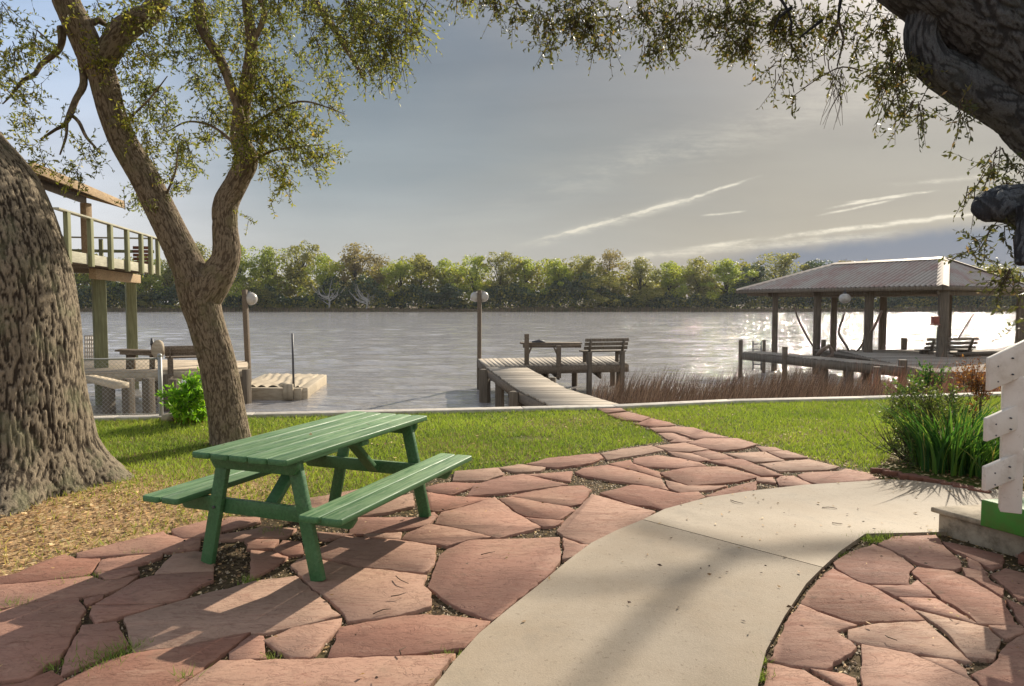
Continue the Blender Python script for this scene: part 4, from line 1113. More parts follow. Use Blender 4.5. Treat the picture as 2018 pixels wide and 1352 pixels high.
limbs(br, [(486, 330, 4), (530, 300, 2.6), (580, 290, 1.6), (640, 285, .8)], DP + .1, DP - .2, 8, .05, .001)
limbs(br, [(482, 260, 4), (540, 220, 2.6), (600, 200, 1.8), (680, 225, .8)], DP + .1, DP - .2, 8, .05, .001)
limbs(br, [(470, 290, 4), (420, 250, 2.6), (370, 240, 1.8), (330, 260, .9)], DP + .1, DP + .4, 8, .05, .001)
limbs(br, [(320, 400, 3), (345, 340, 2), (350, 290, 1)], DP, DP - .3, 8, .05, .001)
limbs(br, [(235, 250, 3), (290, 200, 2), (330, 150, 1)], DP, DP - .3, 8, .05, .001)
limbs(br, [(600, -30, 7), (640, 30, 7), (680, 90, 6), (720, 160, 3)], DP, DP, 8, .05, .001)
obj('branch', br, MAT['forkbark'], t, smooth=True)
lf, tw, ls = MB(), MB(), MB()
foliage(lf, tw, [(400, 40, 60, 60, 8.9, 170), (400, 130, 60, 50, 8.9, 150), (330, 90, 60, 60, 9.0, 90), (430, 220, 50, 60, 9, 150), (350, 200, 60, 60, 9, 120), (310, 260, 50, 50, 9, 90), (400, 280, 50, 30, 9, 110),
                 (560, 70, 70, 60, 8.9, 110), (480, 60, 50, 60, 8.9, 110), (330, 350, 50, 40, 9, 70), (370, 330, 30, 40, 9, 30), (620, 150, 40, 40, 8.8, 26), (80, 80, 70, 60, 8.2, 60), (40, 170, 60, 60, 8.2, 50), (90, 240, 70, 60, 8.2, 50), (170, 290, 60, 50, 8.2, 36),
                 (60, 330, 60, 50, 8.2, 30), (150, 340, 50, 30, 8.2, 26), (250, 120, 40, 60, 8.9, 60), (280, 170, 50, 40, 8.9, 60), (320, 20, 50, 40, 8.9, 70)], .052, 11, .26, .45, 31, .62)
foliage(ls, tw, [(530, 140, 50, 70, 8.5, 150), (525, 210, 50, 50, 8.5, 170), (540, 265, 60, 40, 8.5, 150), (500, 180, 25, 60, 8.4, 90), (600, 240, 50, 50, 8.5, 90), (600, 310, 50, 40, 8.5, 70), (530, 320, 40, 30, 8.5, 60), (640, 215, 40, 30, 8.5, 30), (570, 345, 50, 30, 8.5, 30), (640, 300, 25, 30, 8.5, 20),
                 (230, 100, 50, 50, 8.4, 50), (85, 50, 40, 40, 8.1, 40), (290, 230, 40, 40, 8.4, 50), (120, 325, 50, 15, 8.1, 16), (270, 85, 40, 40, 8.4, 50), (490, 275, 30, 40, 8.3, 70), (350, 370, 30, 25, 8.4, 24), (440, 50, 40, 60, 8.4, 60), (460, 20, 200, 60, 8.6, 110)], .052, 11, .25, .5, 32, .72)
foliage(lf, tw, [(60 + 110 * k, -170 - 50 * (k % 2), 110, 120, 8.7, 150, 1.5) for k in range(0, 7)], .06, 12, .4, .4, 33)
foliage(ls, tw, [(375, 395, 20, 12, 8.5, 5), (490, 435, 8, 20, 8.5, 5), (230, 420, 25, 12, 8.3, 5), (545, 390, 10, 20, 8.4, 4), (300, 400, 14, 10, 8.3, 5), (205, 125, 12, 12, 8.3, 12), (310, 15, 14, 14, 8.2, 10)], .04, 10, .18, .4, 34)
obj('twigs', tw, MAT['twig'], t); obj('crown', lf, MAT['leaf'], t); obj('crown', ls, MAT['leafy'], t, label='yellow-green outer foliage coloured as if sunlit')

# --- oak leaning in from the right
base = (5.9, 5.6, -.05)
t = thing('oak_tree', 'dark oak limb leaning across the upper right corner', 'tree', base)
mb = MB()
Pm = [(5.9, 5.6, -.1), (5.75, 5.55, 1.0), (5.5, 5.5, 1.9), D(2320, 330, 5.3), D(2170, 210, 5.2), D(2050, 110, 5.1), D(1950, 15, 5.0), D(1830, -70, 4.9), D(1700, -170, 4.8), D(1500, -290, 4.8), D(1200, -420, 5.0)]
mb.tube(Pm, [.60, .50, .46, .43, .42, .40, .38, .33, .29, .24, .17], 260, step=.025, noise=barknoise(.018, 34., None, 6.0))
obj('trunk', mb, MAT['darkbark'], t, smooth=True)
mb = MB()
limbs(mb, [(2420, 470, 84), (2260, 390, 72), (2150, 330, 60), (2060, 270, 52), (1990, 215, 45), (1920, 175, 42), (1868, 145, 38), (1832, 118, 33), (1815, 70, 30), (1830, 10, 34), (1850, -40, 30)], 5.3, 4.9, 120, .02, .012, 38., 2.0)
limbs(mb, [(2470, 760, 60), (2300, 680, 52), (2190, 600, 46), (2090, 480, 44), (2030, 415, 42), (1985, 402, 36), (1955, 405, 31), (1943, 410, 24)], 5.3, 4.5, 110, .014, .013, 34., 3.0)
limbs(mb, [(2035, 410, 26), (2025, 460, 20), (2016, 500, 15), (2012, 520, 9)], 4.5, 4.45, 60, .012, .012, 36., 4.0)
limbs(mb, [(1900, -20, 20), (1700, -50, 18), (1480, -40, 14), (1250, -50, 11), (1000, -60, 7)], 5.2, 6.4, 14, .08, .004)
# long high limb whose soft shadow falls on the walk
for q_, r_ in (([(5.8, 5.6, 2.0), (6.6, 6.6, 4.5), (8.6, 9.5, 7.2), (11.5, 14, 9.6), (14.3, 19.5, 11.2), (14.5, 23.0, 11.6), (13.1, 23.0, 11.5), (12.7, 22.7, 11.5), (12.3, 22.2, 11.5), (11.8, 21.4, 11.5), (11.3, 20.5, 11.4)], [.36, .3, .27, .24, .2, .09, .06, .058, .054, .042, .026]),
               ([(13.1, 23.0, 11.5), (12.6, 23.4, 11.5), (12.4, 24.0, 11.6)], [.06, .05, .02]), ([(12.7, 22.7, 11.5), (12.0, 22.6, 11.6), (11.4, 22.9, 11.7)], [.05, .04, .02]),
               ([(14.0, 21.8, 11.5), (13.4, 21.4, 11.6), (13.0, 20.6, 11.6)], [.07, .05, .02])):
    mb.tube(q_, r_, 18, step=.12, noise=barknoise(.008, 20.))
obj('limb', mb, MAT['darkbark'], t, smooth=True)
br = MB()
for pts in ([(1660, -20), (1652, 40), (1662, 75), (1650, 130)], [(1500, -30), (1540, 0), (1560, 45), (1558, 70)], [(1560, 15), (1535, 35), (1525, 60)], [(1620, 40), (1600, 55), (1575, 75)]):
    twig_path(br, pts, 5.4, .014, .006)
obj('branch', br, MAT['darkbark'], t, smooth=True)
lf, tw = MB(), MB()
foliage(lf, tw, [(1010, 5, 60, 25, 6.2, 70), (1080, 30, 60, 35, 6.2, 110), (1150, 30, 60, 35, 6.1, 130), (1190, 55, 40, 20, 6.1, 50), (1110, 65, 50, 25, 6.1, 40), (1085, 80, 20, 15, 6.1, 16), (1260, 15, 50, 22, 6.0, 60), (1290, 45, 22, 40, 5.9, 50), (1320, 70, 22, 40, 5.9, 30),
                 (1310, 95, 20, 18, 5.9, 18), (1350, 15, 50, 25, 5.8, 60), (1420, 30, 55, 40, 5.7, 110), (1470, 50, 50, 45, 5.7, 110), (1445, 90, 25, 35, 5.6, 32), (1500, 30, 50, 35, 5.6, 90), (1545, 60, 45, 40, 5.6, 60), (1570, 110, 35, 30, 5.5, 34), (1590, 30, 50, 30, 5.5, 70),
                 (1650, 20, 40, 22, 5.4, 40), (1700, 60, 22, 40, 5.2, 34), (1735, 50, 30, 20, 5.2, 28), (1750, 130, 35, 35, 5.0, 60), (1790, 100, 30, 25, 5.0, 46), (1770, 170, 45, 20, 5.0, 46), (1820, 210, 45, 16, 4.9, 36), (1870, 220, 30, 12, 4.9, 20), (1730, 190, 25, 14, 5, 14),
                 (1635, 135, 14, 12, 5.3, 7), (1960, 290, 30, 40, 4.8, 34), (1990, 330, 25, 40, 4.8, 34), (1920, 370, 14, 30, 4.8, 10), (1960, 470, 40, 30, 4.7, 44), (1930, 500, 20, 14, 4.7, 12), (2010, 540, 20, 40, 4.7, 26), (900, -5, 40, 14, 6.4, 12), (1990, 560, 22, 20, 4.7, 16)], .046, 9, .19, .75, 41, .62)
foliage(lf, tw, [(1000 + 110 * k, -110 - 50 * (k % 2), 100, 80, 5.8, 90, 1.0) for k in range(0, 9)] + [(2150, -60, 150, 100, 5.6, 120, 1), (2150, 600, 110, 60, 5.2, 60, .6)], .05, 12, .32, .5, 42)
foliage(lf, tw, [(1790, -170, 60, 30, 20.5, 22, .8), (1850, -150, 60, 25, 22.5, 22, .8), (1930, -190, 60, 30, 21.5, 26, .8), (2010, -160, 60, 30, 20.5, 26, .8), (2060, -230, 60, 30, 19.0, 26, .8)], .07, 14, .5, .3, 44)
# bare hanging twigs
rr = random.Random(5)
for pts in ([(1650, 40), (1664, 75), (1655, 110), (1650, 135)], [(1650, 100), (1632, 120), (1640, 150), (1670, 175)], [(1650, 60), (1625, 95), (1627, 130)], [(1700, 140), (1660, 132), (1620, 150), (1590, 170), (1560, 192)]):
    twig_path(tw, pts, 5.3, .006, .0025)
for k in range(26):
    x0 = rr.uniform(1635, 1662); y0 = rr.uniform(130, 190); x1 = x0 + rr.uniform(-35, 20); y1 = y0 + rr.uniform(30, 75)
    twig_path(tw, [(x0, y0), ((x0 + x1) / 2 + rr.uniform(-5, 5), (y0 + y1) / 2), (x1, y1)], 5.3, .0025, .0012)
foliage(lf, tw, [(1565, 190, 12, 8, 5.3, 5), (1620, 145, 10, 8, 5.3, 4), (1685, 118, 8, 8, 5.3, 3)], .05, 7, .12, .3, 43)
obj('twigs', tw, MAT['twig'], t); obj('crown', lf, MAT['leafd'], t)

# ================================================================== PICNIC TABLE (local frame: x along the boards)
t = thing('picnic_table', 'worn green wooden picnic table with attached benches on the flagstones', 'picnic table')
TL, TH, BH = 1.78, .768, .466
def boards(mb, x0, x1, y0, y1, n, ztop, th, gap, dog=.02, jit=.006):
    w = (y1 - y0 - gap * (n - 1)) / n
    for i in range(n):
        a = y0 + i * (w + gap); b = a + w; s = random.uniform(-jit, jit); e = random.uniform(-jit, jit); dz = random.uniform(-.0015, .0015)
        d1, d2 = (dog, dog)
        pts = [(x0 + s + d1, a), (x1 + e - d2, a), (x1 + e, a + d2), (x1 + e, b - d2), (x1 + e - d2, b), (x0 + s + d1, b), (x0 + s, b - d1), (x0 + s, a + d1)]
        mb.quadplate([(x, y, ztop + dz) for x, y in pts], th)
mb = MB(); boards(mb, 0, TL, -.352, .352, 5, TH, .038, .006, .016); obj('tabletop', mb, MAT['green'], t, bevel=.007)
for sgn in (-1, 1):
    mb = MB(); y0, y1 = sorted((sgn * .738, sgn * (.738 - .285))); boards(mb, -.02, TL + .02, y0, y1, 2, BH, .038, .010, .016); obj('bench_seat', mb, MAT['green'], t, bevel=.007)
for X, s in ((.20, 1), (TL - .20, -1)):
    for sg in (-1, 1):
        mb = MB(); a = Vector((X, sg * .265, TH - .040)); b = Vector((X, sg * .428, -.002))
        mb.beam(a, b, .09, .040, up=(1, 0, 0)); obj('leg', mb, MAT['green'], t, bevel=.005)
    mb = MB(); mb.quadplate([(X + .0405 * s - .019, y, z) for y, z in ((-.67, BH - .060), (-.635, BH - .039 - .09), (.635, BH - .039 - .09), (.67, BH - .060), (.67, BH - .0395), (-.67, BH - .0395))], 0.001)
    mb = MB()
    prof = [(-.675, BH - .0395), (-.675, BH - .085), (-.64, BH - .135), (.64, BH - .135), (.675, BH - .085), (.675, BH - .0395)]
    n = len(prof); x0, x1 = X + .0405 * s - .019, X + .0405 * s + .019
    mb.add([(x0, y, z) for y, z in prof] + [(x1, y, z) for y, z in prof], [tuple(range(n)), tuple(range(2 * n - 1, n - 1, -1))] + [(i, n + i, n + (i + 1) % n, (i + 1) % n) for i in range(n)])
    obj('crossbeam', mb, MAT['green'], t, bevel=.005)
    mb = MB(); prof = [(-.335, TH - .0395), (-.335, TH - .075), (-.30, TH - .125), (.30, TH - .125), (.335, TH - .075), (.335, TH - .0395)]
    x0, x1 = X - .0405 * s - .019, X - .0405 * s + .019
    mb.add([(x0, y, z) for y, z in prof] + [(x1, y, z) for y, z in prof], [tuple(range(n)), tuple(range(2 * n - 1, n - 1, -1))] + [(i, n + i, n + (i + 1) % n, (i + 1) % n) for i in range(n)])
    obj('top_cleat', mb, MAT['green'], t, bevel=.005)
    mb = MB(); mb.beam((X + .062 * s, 0, BH - .11), (X + .47 * s, 0, TH - .05), .088, .038); obj('brace', mb, MAT['green'], t, bevel=.005)
mb = MB(); mb.beam((TL / 2, -.33, TH - .059), (TL / 2, .33, TH - .059), .088, .038); obj('top_cleat', mb, MAT['green'], t, bevel=.005)
for X, s in ((.20, 1), (TL - .20, -1)):
    for sg in (-1, 1):
        for (yy, zz) in ((.285, TH - .085), (.345, BH - .088)):
            mb = MB(); mb.tube([(X - s * .020, sg * yy, zz), (X - s * .030, sg * yy, zz)], [.009, .009], 8); obj('bolt', mb, MAT['darkmetal'], t)
t.location = (-1.643, 4.182, 0.0); t.rotation_euler = (0, 0, 1.207)

# ================================================================== CENTRE DOCK
ZD = -.02
def deckboards(mb, pL0, pL1, pR0, pR1, bw=.14, gap=.006, th=.038, z=ZD):
    """boards laid from the left rail (pL0->pL1) to the right rail (pR0->pR1)"""
    pL0, pL1, pR0, pR1 = [np.array((*q, z)) if len(q) == 2 else np.array(q, float) for q in (pL0, pL1, pR0, pR1)]
    n = int(max(np.linalg.norm(pL1 - pL0), np.linalg.norm(pR1 - pR0)) / (bw + gap))
    for i in range(n):
        f0, f1 = (i + .02) / n, (i + .98) / n
        j = RNG.uniform(-.012, .012, 2); dz = RNG.uniform(-.003, .003)
        a, b = pL0 + (pL1 - pL0) * f0, pL0 + (pL1 - pL0) * f1; c, d = pR0 + (pR1 - pR0) * f1, pR0 + (pR1 - pR0) * f0
        e = (d - a) / np.linalg.norm(d - a)
        q = [a + e * j[0], d + e * j[1], c + e * j[1], b + e * j[0]]
        nrm = np.cross(q[1] - q[0], q[2] - q[0])
        if nrm[2] < 0: q = q[::-1]
        mb.quadplate([p + np.array((0, 0, dz)) for p in q], th)
def pile(mb, x, y, ztop, r=.09, zb=-2.0, lean=0.0): mb.tube([(x, y, zb), (x + lean * .5, y, (zb + ztop) / 2), (x + lean, y, ztop)], [r * 1.08, r, r * .97], 12, step=.3)
def post(name, par, x, y, ztop, w=.14, zb=-2.0, mat='pile'):
    mb = MB(); mb.beam((x, y, zb), (x, y, ztop), w, w, up=(1.3, 1, 0) if mat == 'gtimber' else (.35, 1, 0)); return obj(name, mb, MAT[mat], par, bevel=.012)

dk = thing('wooden_dock', 'grey weathered plank dock with a walkway leading from the lawn', 'dock', (.2, 15, WZ))
gl0, gl1 = G(1097, 801).xy, G(959, 722).xy; gm = G(1021, 765).xy
gr0 = G(1236, 799).xy; gr1 = (gl1[0] + 1.05, gl1[1] + .06); grm = (gm[0] + .98, gm[1] + .05)
mb = MB(); deckboards(mb, gl0, gm, gr0, grm); deckboards(mb, gm, gl1, grm, gr1)
obj('walkway_deck', mb, MAT['dock'], dk)
A0, A1 = np.array((-.70, 19.15)), np.array((-1.06, 21.9)); B0, B1 = np.array((3.3, 20.15)), np.array((3.35, 22.95))
mb = MB(); deckboards(mb, A0, B0, A1, B1); obj('platform_deck', mb, MAT['dock'], dk)
mb = MB()
z2 = ZD - .038 - .1
for a, b in ((gl0, gm), (gm, gl1), (gr0, grm), (grm, gr1)): mb.beam((*a, z2), (*b, z2), .045, .19)
for a, b in ((A0, A1), (A1, B1), (B0, B1), (A0, B0)): mb.beam((*a, z2), (*b, z2), .05, .2)
mb.beam((*(A0 * .5 + A1 * .5), z2), (*(B0 * .5 + B1 * .5), z2), .045, .19)
for f in (.2, .5, .8): p = A0 + (B0 - A0) * f; q = A1 + (B1 - A1) * f; mb.beam((*p, z2 - .19), (*q, z2 - .19), .05, .18)
for p, q in (((-.85, 19.4), (.6, 19.5)), ((-.1, 16.6), (1.1, 16.6)), ((.0, 14.2), (1.2, 14.2))): mb.beam((*p, z2 - .19), (*q, z2 - .19), .05, .18)
obj('joist', mb, MAT['pile2'], dk)
for (x, y, w) in [(-.98, 21.7, .16), (-.72, 18.75, .24), (-.30, 17.2, .18), (.06, 14.0, .20), (.33, 14.6, .14), (.95, 16.7, .16), (1.15, 14.1, .16), (-.02, 19.6, .15), (.95, 20.8, .16), (2.0, 22.6, .16), (3.25, 22.8, .16), (3.1, 20.35, .18), (1.1, 22.6, .15), (.55, 19.2, .14)]:
    post('piling', dk, x, y, ZD - .04, w)

def globe_lamp(x, y, ztop, w, label, gs, zb=-1.6, mat='pile2', lean=0):
    t = thing('lamp_post', label, 'lamp post', (x, y, zb), 'globe lamps on timber posts')
    mb = MB(); mb.beam((x + lean, y, zb), (x, y, ztop), w, w, up=(.1, 1, 0)); obj('post', mb, MAT[mat], t, bevel=.01)
    for dx, dy, dz, r in gs:
        g_ = MB(); g_.sphere((x + dx, y + dy, ztop + dz), r, 20, 14); obj('globe', g_, MAT['globe'], t, smooth=True)
        b = MB(); b.tube([(x, y, ztop + dz + r * .6), (x + dx * .6, y + dy * .6, ztop + dz + r * 1.15), (x + dx, y + dy, ztop + dz + r * .98)], [.012] * 3, 6)
        b.tube([(x + dx, y + dy, ztop + dz + r * 1.0), (x + dx, y + dy, ztop + dz + r * .86)], [.05, .06], 10); obj('bracket', b, MAT['darkmetal'], t)
L = D(945, 572, 21.95)
globe_lamp(L.x, 21.95, L.z, .12, 'timber lamp post with white globes at the corner of the centre dock', [(-.13, .12, -.20, .16), (.12, .12, -.20, .16)], lean=-.02)
L = D(482, 571, 20.6)
globe_lamp(L.x, 20.6, L.z, .13, 'timber lamp post with a single tilted white globe on the left dock', [(.13, .12, -.26, .19)], lean=.09)

# fish-cleaning table on the dock
def px_beam(mb, x0, y0, x1, y1, d0, d1, w, h): mb.beam(D(x0, y0, d0), D(x1, y1, d1), w, h)
t = thing('work_table', 'narrow plank fish cleaning table standing on the centre dock edge', 'table', tuple(G(1070, 722)))
dW = 19.55; dE = 20.0
mb = MB(); a, b = D(1026, 677, dW), D(1146, 677, dE); a.y += .25; b.y += .25
for k in range(3): mb.beam(a + Vector((0, .17 * (k - 1), .0)), b + Vector((0, .17 * (k - 1), 0)), .16, .035)
obj('tabletop', mb, MAT['pile2'], t, bevel=.004)
mb = MB(); mb.beam(D(1031, 682, dW), D(1145, 682, dE), .035, .09); mb.beam(D(1031, 682, dW) + Vector((0, .5, 0)), D(1145, 682, dE) + Vector((0, .5, 0)), .035, .09); obj('apron', mb, MAT['pile2'], t)
for (px, top, bot, d) in ((1038, 658, 719, dW - .06), (1101, 681, 745, dW + .12)):
    mb = MB(); P0 = D(px, top, d); P1 = D(px, bot, d); mb.beam(P1, P0, .13, .13, up=(0, 1, 0)); obj('leg', mb, MAT['pile2'], t, bevel=.01)
    mb = MB(); s = 1 if px < 1060 else -1; mb.beam(D(px + 2 * s, 700, d), D(px + 9 * s, 685, d), .05, .04, up=(0, 1, 0)); obj('brace', mb, MAT['pile2'], t)
mb = MB(); c_ = D(1062, 674, dW + .3); mb.tube([c_ - Vector((.2, 0, 0)), c_ + Vector((0, 0, .02)), c_ + Vector((.18, 0, 0))], [.02, .05, .015], 8); mb.tube([c_ + Vector((0, 0, 0)), c_ + Vector((.01, 0, .09))], [.008, .005], 6)
obj('faucet', mb, MAT['darkmetal'], t)

def slat_bench(name, label, pL, pR, zseat, back_h, mat, nslat=3, depth=.45, sw=.09, leg=True, legbot=None, out=1):
    """back rail runs from pL to pR (xy); seat on the far side (out=1: +normal)"""
    t = thing(name, label, 'bench', (*((np.array(pL) + np.array(pR)) / 2), 0), 'slatted benches on the docks')
    a = np.array((*pL, 0.)); b = np.array((*pR, 0.)); d = (b - a) / np.linalg.norm(b - a); n = np.array((-d[1], d[0], 0)) * out; up = np.array((0, 0, 1.))
    mb = MB()
    for i in range(nslat):
        z = zseat + .10 + (back_h - .14) * i / (nslat - 1); off = -n * (.10 * (i / (nslat - 1)))
        mb.beam(a + up * z + off, b + up * z + off, .035, sw)
    obj('backrest', mb, MAT[mat], t, bevel=.004)
    mb = MB()
    for k in range(3): o_ = n * (.08 + k * (depth - .08) / 3 + .05); mb.beam(a + up * zseat + o_, b + up * zseat + o_, .13, .036)
    obj('seat', mb, MAT[mat], t, bevel=.004)
    for f in (.12, .88):
        p = a + (b - a) * f
        mb = MB(); mb.beam(p + up * (zseat - .02), p + up * (zseat + back_h - .02) - n * .14, .04, .10, up=tuple(n)); obj('back_support', mb, MAT[mat], t)
        if leg:
            mb = MB(); mb.beam(p - n * .0 + up * (legbot if legbot is not None else 0), p + up * zseat, .13, .12, up=tuple(n)); mb.beam(p + up * (zseat - .06), p + n * depth + up * (zseat - .06), .05, .09); mb.beam(p + n * (depth - .06), p + n * (depth - .06) + up * (zseat - .04), .09, .09, up=tuple(n)); obj('leg', mb, MAT[mat], t, bevel=.008)
    return t
bl, brr = D(1151, 700, 19.85), D(1236, 700, 20.15)
slat_bench('dock_bench', 'slatted bench on the right end of the centre dock seen from behind', (bl.x, 19.85), (brr.x, 20.15), .33, .37, 'pile', legbot=-1.7)

# reeds beside the dock and in front of the boathouse
def reedbed(n, xr, dr, keep, hh, cols, name, label, wid=.010):
    r = RNG; x = r.uniform(*xr, n); y = r.uniform(*dr, n); ok = keep(x, y); x, y = x[ok], y[ok]; n = len(x)
    h = hh(x, y) * r.uniform(.45, 1.2, n); lx = (.06 + .30 * r.random(n)) * h + r.normal(0, .12, n); ly = r.normal(0, .15, n)
    w = wid * r.uniform(.6, 1.3, n); z = np.full(n, WZ - .1)
    p0 = np.stack([x, y, z], 1); p1 = p0 + np.stack([lx * .25, ly * .25, h * .5], 1); p2 = p0 + np.stack([lx * 1.0, ly, h], 1); wx = np.stack([w, 0 * w, 0 * w], 1)
    V = np.stack([p0 - wx / 2, p0 + wx / 2, p1 + wx / 2, p1 - wx / 2, p2], 1).reshape(-1, 3); I = np.arange(n)[:, None] * 5
    m_ = MB(); cc = np.array(cols)[r.integers(0, len(cols), n)] * r.uniform(.7, 1.2, (n, 1)); m_.add(V, I + np.array([0, 1, 2, 3]), np.repeat(cc, 5, 0)); m_.f.append(('a', I + np.array([3, 2, 4]))); m_.mi.append(0)
    obj(name, m_, MAT['reed'], kind='stuff', label=label, cat='reeds')
RC = [(.13, .085, .065), (.085, .06, .047), (.22, .16, .12), (.065, .048, .038), (.12, .08, .068), (.18, .13, .105)]
reedbed(16000, (1.9, 9.5), (12.2, 18.5), lambda x, y: (y > wall_y(x) + .35) & (x > .9 + (y - 12) * .13) & (x < 8.6) & (y < 17.8 - .0 * x) & (RNG.random(len(x)) < np.clip((x - 1.3) / 1.6, .05, 1)),
        lambda x, y: .98 + .3 * fbm(np.stack([x * 1.1, y * .7, 0 * x], -1), 3) + .02 * (y - 12), RC, 'reeds', 'bed of brown reeds in the shallows between centre dock and boathouse')
reedbed(2200, (8.5, 12.5), (13.5, 18), lambda x, y: (y > wall_y(x) + .3), lambda x, y: 1.25 + .3 * fbm(np.stack([x * 1.1, y * .7, 0 * x], -1), 3), [(.26, .12, .09), (.20, .10, .07), (.30, .2, .13)], 'reeds', 'taller reddish reeds behind the garden bed by the boathouse')

# ================================================================== BOATHOUSE (right)
bh = thing('boathouse', 'open boathouse with a hipped corrugated metal roof on tall timber posts', 'boathouse', (12.5, 26, WZ))
Bc, Ac = np.array((13.3, 22.0)), np.array((9.13, 29.0)); du = (Ac - Bc) / np.linalg.norm(Ac - Bc); dv = np.array((-du[1], du[0])) * -1
if dv[0] < 0: dv = -dv
LR = np.linalg.norm(Ac - Bc); WR = 5.9; ze = 2.235; zr = 3.26
def bp(u, v, z): q = Bc + du * u + dv * v; return np.array((q[0], q[1], z))
N_, Fp = bp(1.45, 2.75, zr), bp(LR - 2.5, 2.75, zr)
c0, c1, c2, c3 = bp(0, 0, ze), bp(LR, 0, ze), bp(LR, WR, ze), bp(0, WR, ze)
def corr_face(mb, poly, along, n_per=.17, amp=.03):
    """polygon in 3D cut in strips perpendicular to 'along' and bent to corrugation"""
    P = [np.array(p, float) for p in poly]; al = np.array(along, float); al /= np.linalg.norm(al)
    s = [p @ al for p in P]; s0, s1 = min(s), max(s); k = int((s1 - s0) / (n_per / 4)); nrm = np.cross(P[1] - P[0], P[2] - P[0]); nrm /= np.linalg.norm(nrm)
    if nrm[2] < 0: nrm = -nrm
    prev = None
    for i in range(k + 1):
        c = s0 + (s1 - s0) * min(max(i / k, .0005), .9995); hits = []
        for j in range(len(P)):
            a, b = P[j], P[(j + 1) % len(P)]; sa, sb = s[j] - c, s[(j + 1) % len(P)] - c
            if sa * sb < 0: hits.append(a + (b - a) * (sa / (sa - sb)))
        if len(hits) < 2: continue
        hits = sorted(hits[:2], key=lambda q: q[2]); o_ = nrm * (amp * math.cos(i * math.pi / 2))
        cur = (hits[0] + o_, hits[1] + o_)
        if prev is not None:
            cc_ = [[.35 if (i - 1) % 4 == 2 else 1.25 if (i - 1) % 4 == 0 else .85] * 3, [.35 if i % 4 == 2 else 1.25 if i % 4 == 0 else .85] * 3]  # rib shading painted as tint: dark valleys, light crests
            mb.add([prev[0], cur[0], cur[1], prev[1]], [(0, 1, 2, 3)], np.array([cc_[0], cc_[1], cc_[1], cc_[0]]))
        prev = cur
for poly, al in (([c0, c1, Fp, N_], c1 - c0), ([c3, c0, N_], c0 - c3), ([c1, c2, Fp], c2 - c1), ([c2, c3, N_, Fp], c3 - c2)):
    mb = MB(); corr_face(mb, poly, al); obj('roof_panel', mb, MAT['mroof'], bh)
mb = MB()
for a, b in ((c0, c1), (c1, c2), (c2, c3), (c3, c0)): mb.beam(a - np.array((0, 0, .075)), b - np.array((0, 0, .075)), .04, .13, ext=.02)
obj('fascia', mb, MAT['pile'], bh)
MAT['cap'] = M('ridge_cap_metal', lambda g, O, I: pbr(g, g.mix(g.noise(O, 5, 4), (.50, .44, .36), (.36, .28, .22)), .4, None, .5, metal=.3))
mb = MB()
for a, b, w in ((c0, N_, .17), (c3, N_, .2), (c1, Fp, .2), (c2, Fp, .2), (N_, Fp, .22)):
    a = a + np.array((0, 0, .02)); b = b + np.array((0, 0, .02)); d = (b - a); d /= np.linalg.norm(d); sd_ = np.cross(d, (0, 0, 1)); sd_ /= np.linalg.norm(sd_)
    for s in (-1, 1): mb.add([a + (0, 0, .02), b + (0, 0, .02), b + sd_ * s * w - np.array((0, 0, w * .27)), a + sd_ * s * w - np.array((0, 0, w * .27))], [(0, 1, 2, 3) if s < 0 else (3, 2, 1, 0)])
obj('ridge_cap', mb, MAT['cap'], bh)
# rafters and top beams
mb = MB()
for v in (.45, WR - .45): mb.beam(bp(.2, v, ze - .16), bp(LR - .2, v, ze - .16), .07, .2)
for u in (.25, 2.7, 4.7, LR - 1.4): mb.beam(bp(u, .2, ze - .2), bp(u, WR - .2, ze - .2), .06, .18)
obj('roof_beam', mb, MAT['pile'], bh)
mb = MB()
for k in range(1, 13): u = LR * k / 13; r1 = np.clip(u, 1.45, LR - 2.5); mb.beam(bp(u, .05, ze - .09), bp(r1, 2.75, zr - .1), .04, .09); mb.beam(bp(u, WR - .05, ze - .09), bp(r1, 2.75, zr - .1), .04, .09)
obj('rafter', mb, MAT['pile'], bh)
for u, v, w in ((.20, .45, .27), (2.68, .45, .26), (4.7, .45, .25), (6.58, .45, .21), (5.26, WR - .45, .25), (7.5, WR - .45, .24), (.2, WR - .45, .25), (2.7, WR - .45, .25)):
    q = bp(u, v, 0); post('post', bh, q[0], q[1], ze - .1, w)
# catwalk of the boathouse, a thing of its own
cw = thing('boat_slip_dock', 'narrow plank catwalk with stub pilings in front of the boathouse posts', 'dock', (9.5, 22, WZ))
a0, a1 = G(1464, 693).xy, G(1777, 722).xy
ad = (a1 - a0).normalized(); an = Vector((-ad.y, ad.x)); an = an if an.x > 0 else -an
mb = MB(); deckboards(mb, tuple(a0), tuple(a1), tuple(a0 + an * .75), tuple(a1 + an * .75), z=0.0); obj('deck', mb, MAT['dock'], cw)
mb = MB()
for o_ in (-.02, .77): mb.beam((*(a0 + an * o_), -.16), (*(a1 + an * o_), -.16), .05, .24)
obj('edge_beam', mb, MAT['pile'], cw)
for (px, top, bot, w, dd) in [(1460, 670, 0, .14, 25.2), (1506, 670, 0, .13, 27), (1547, 683, 0, .16, 22.9), (1779, 709, 0, .2, 19.1), (1623, 720, 0, .26, 21.6), (1675, 720, 0, .2, 20.6), (1623, 669, 0, .16, 27), (1782, 666, 0, .18, 26.3), (1703, 669, 0, .12, 26)]:
    p = D(px, top, dd); post('piling', cw, p.x, dd, p.z, w)
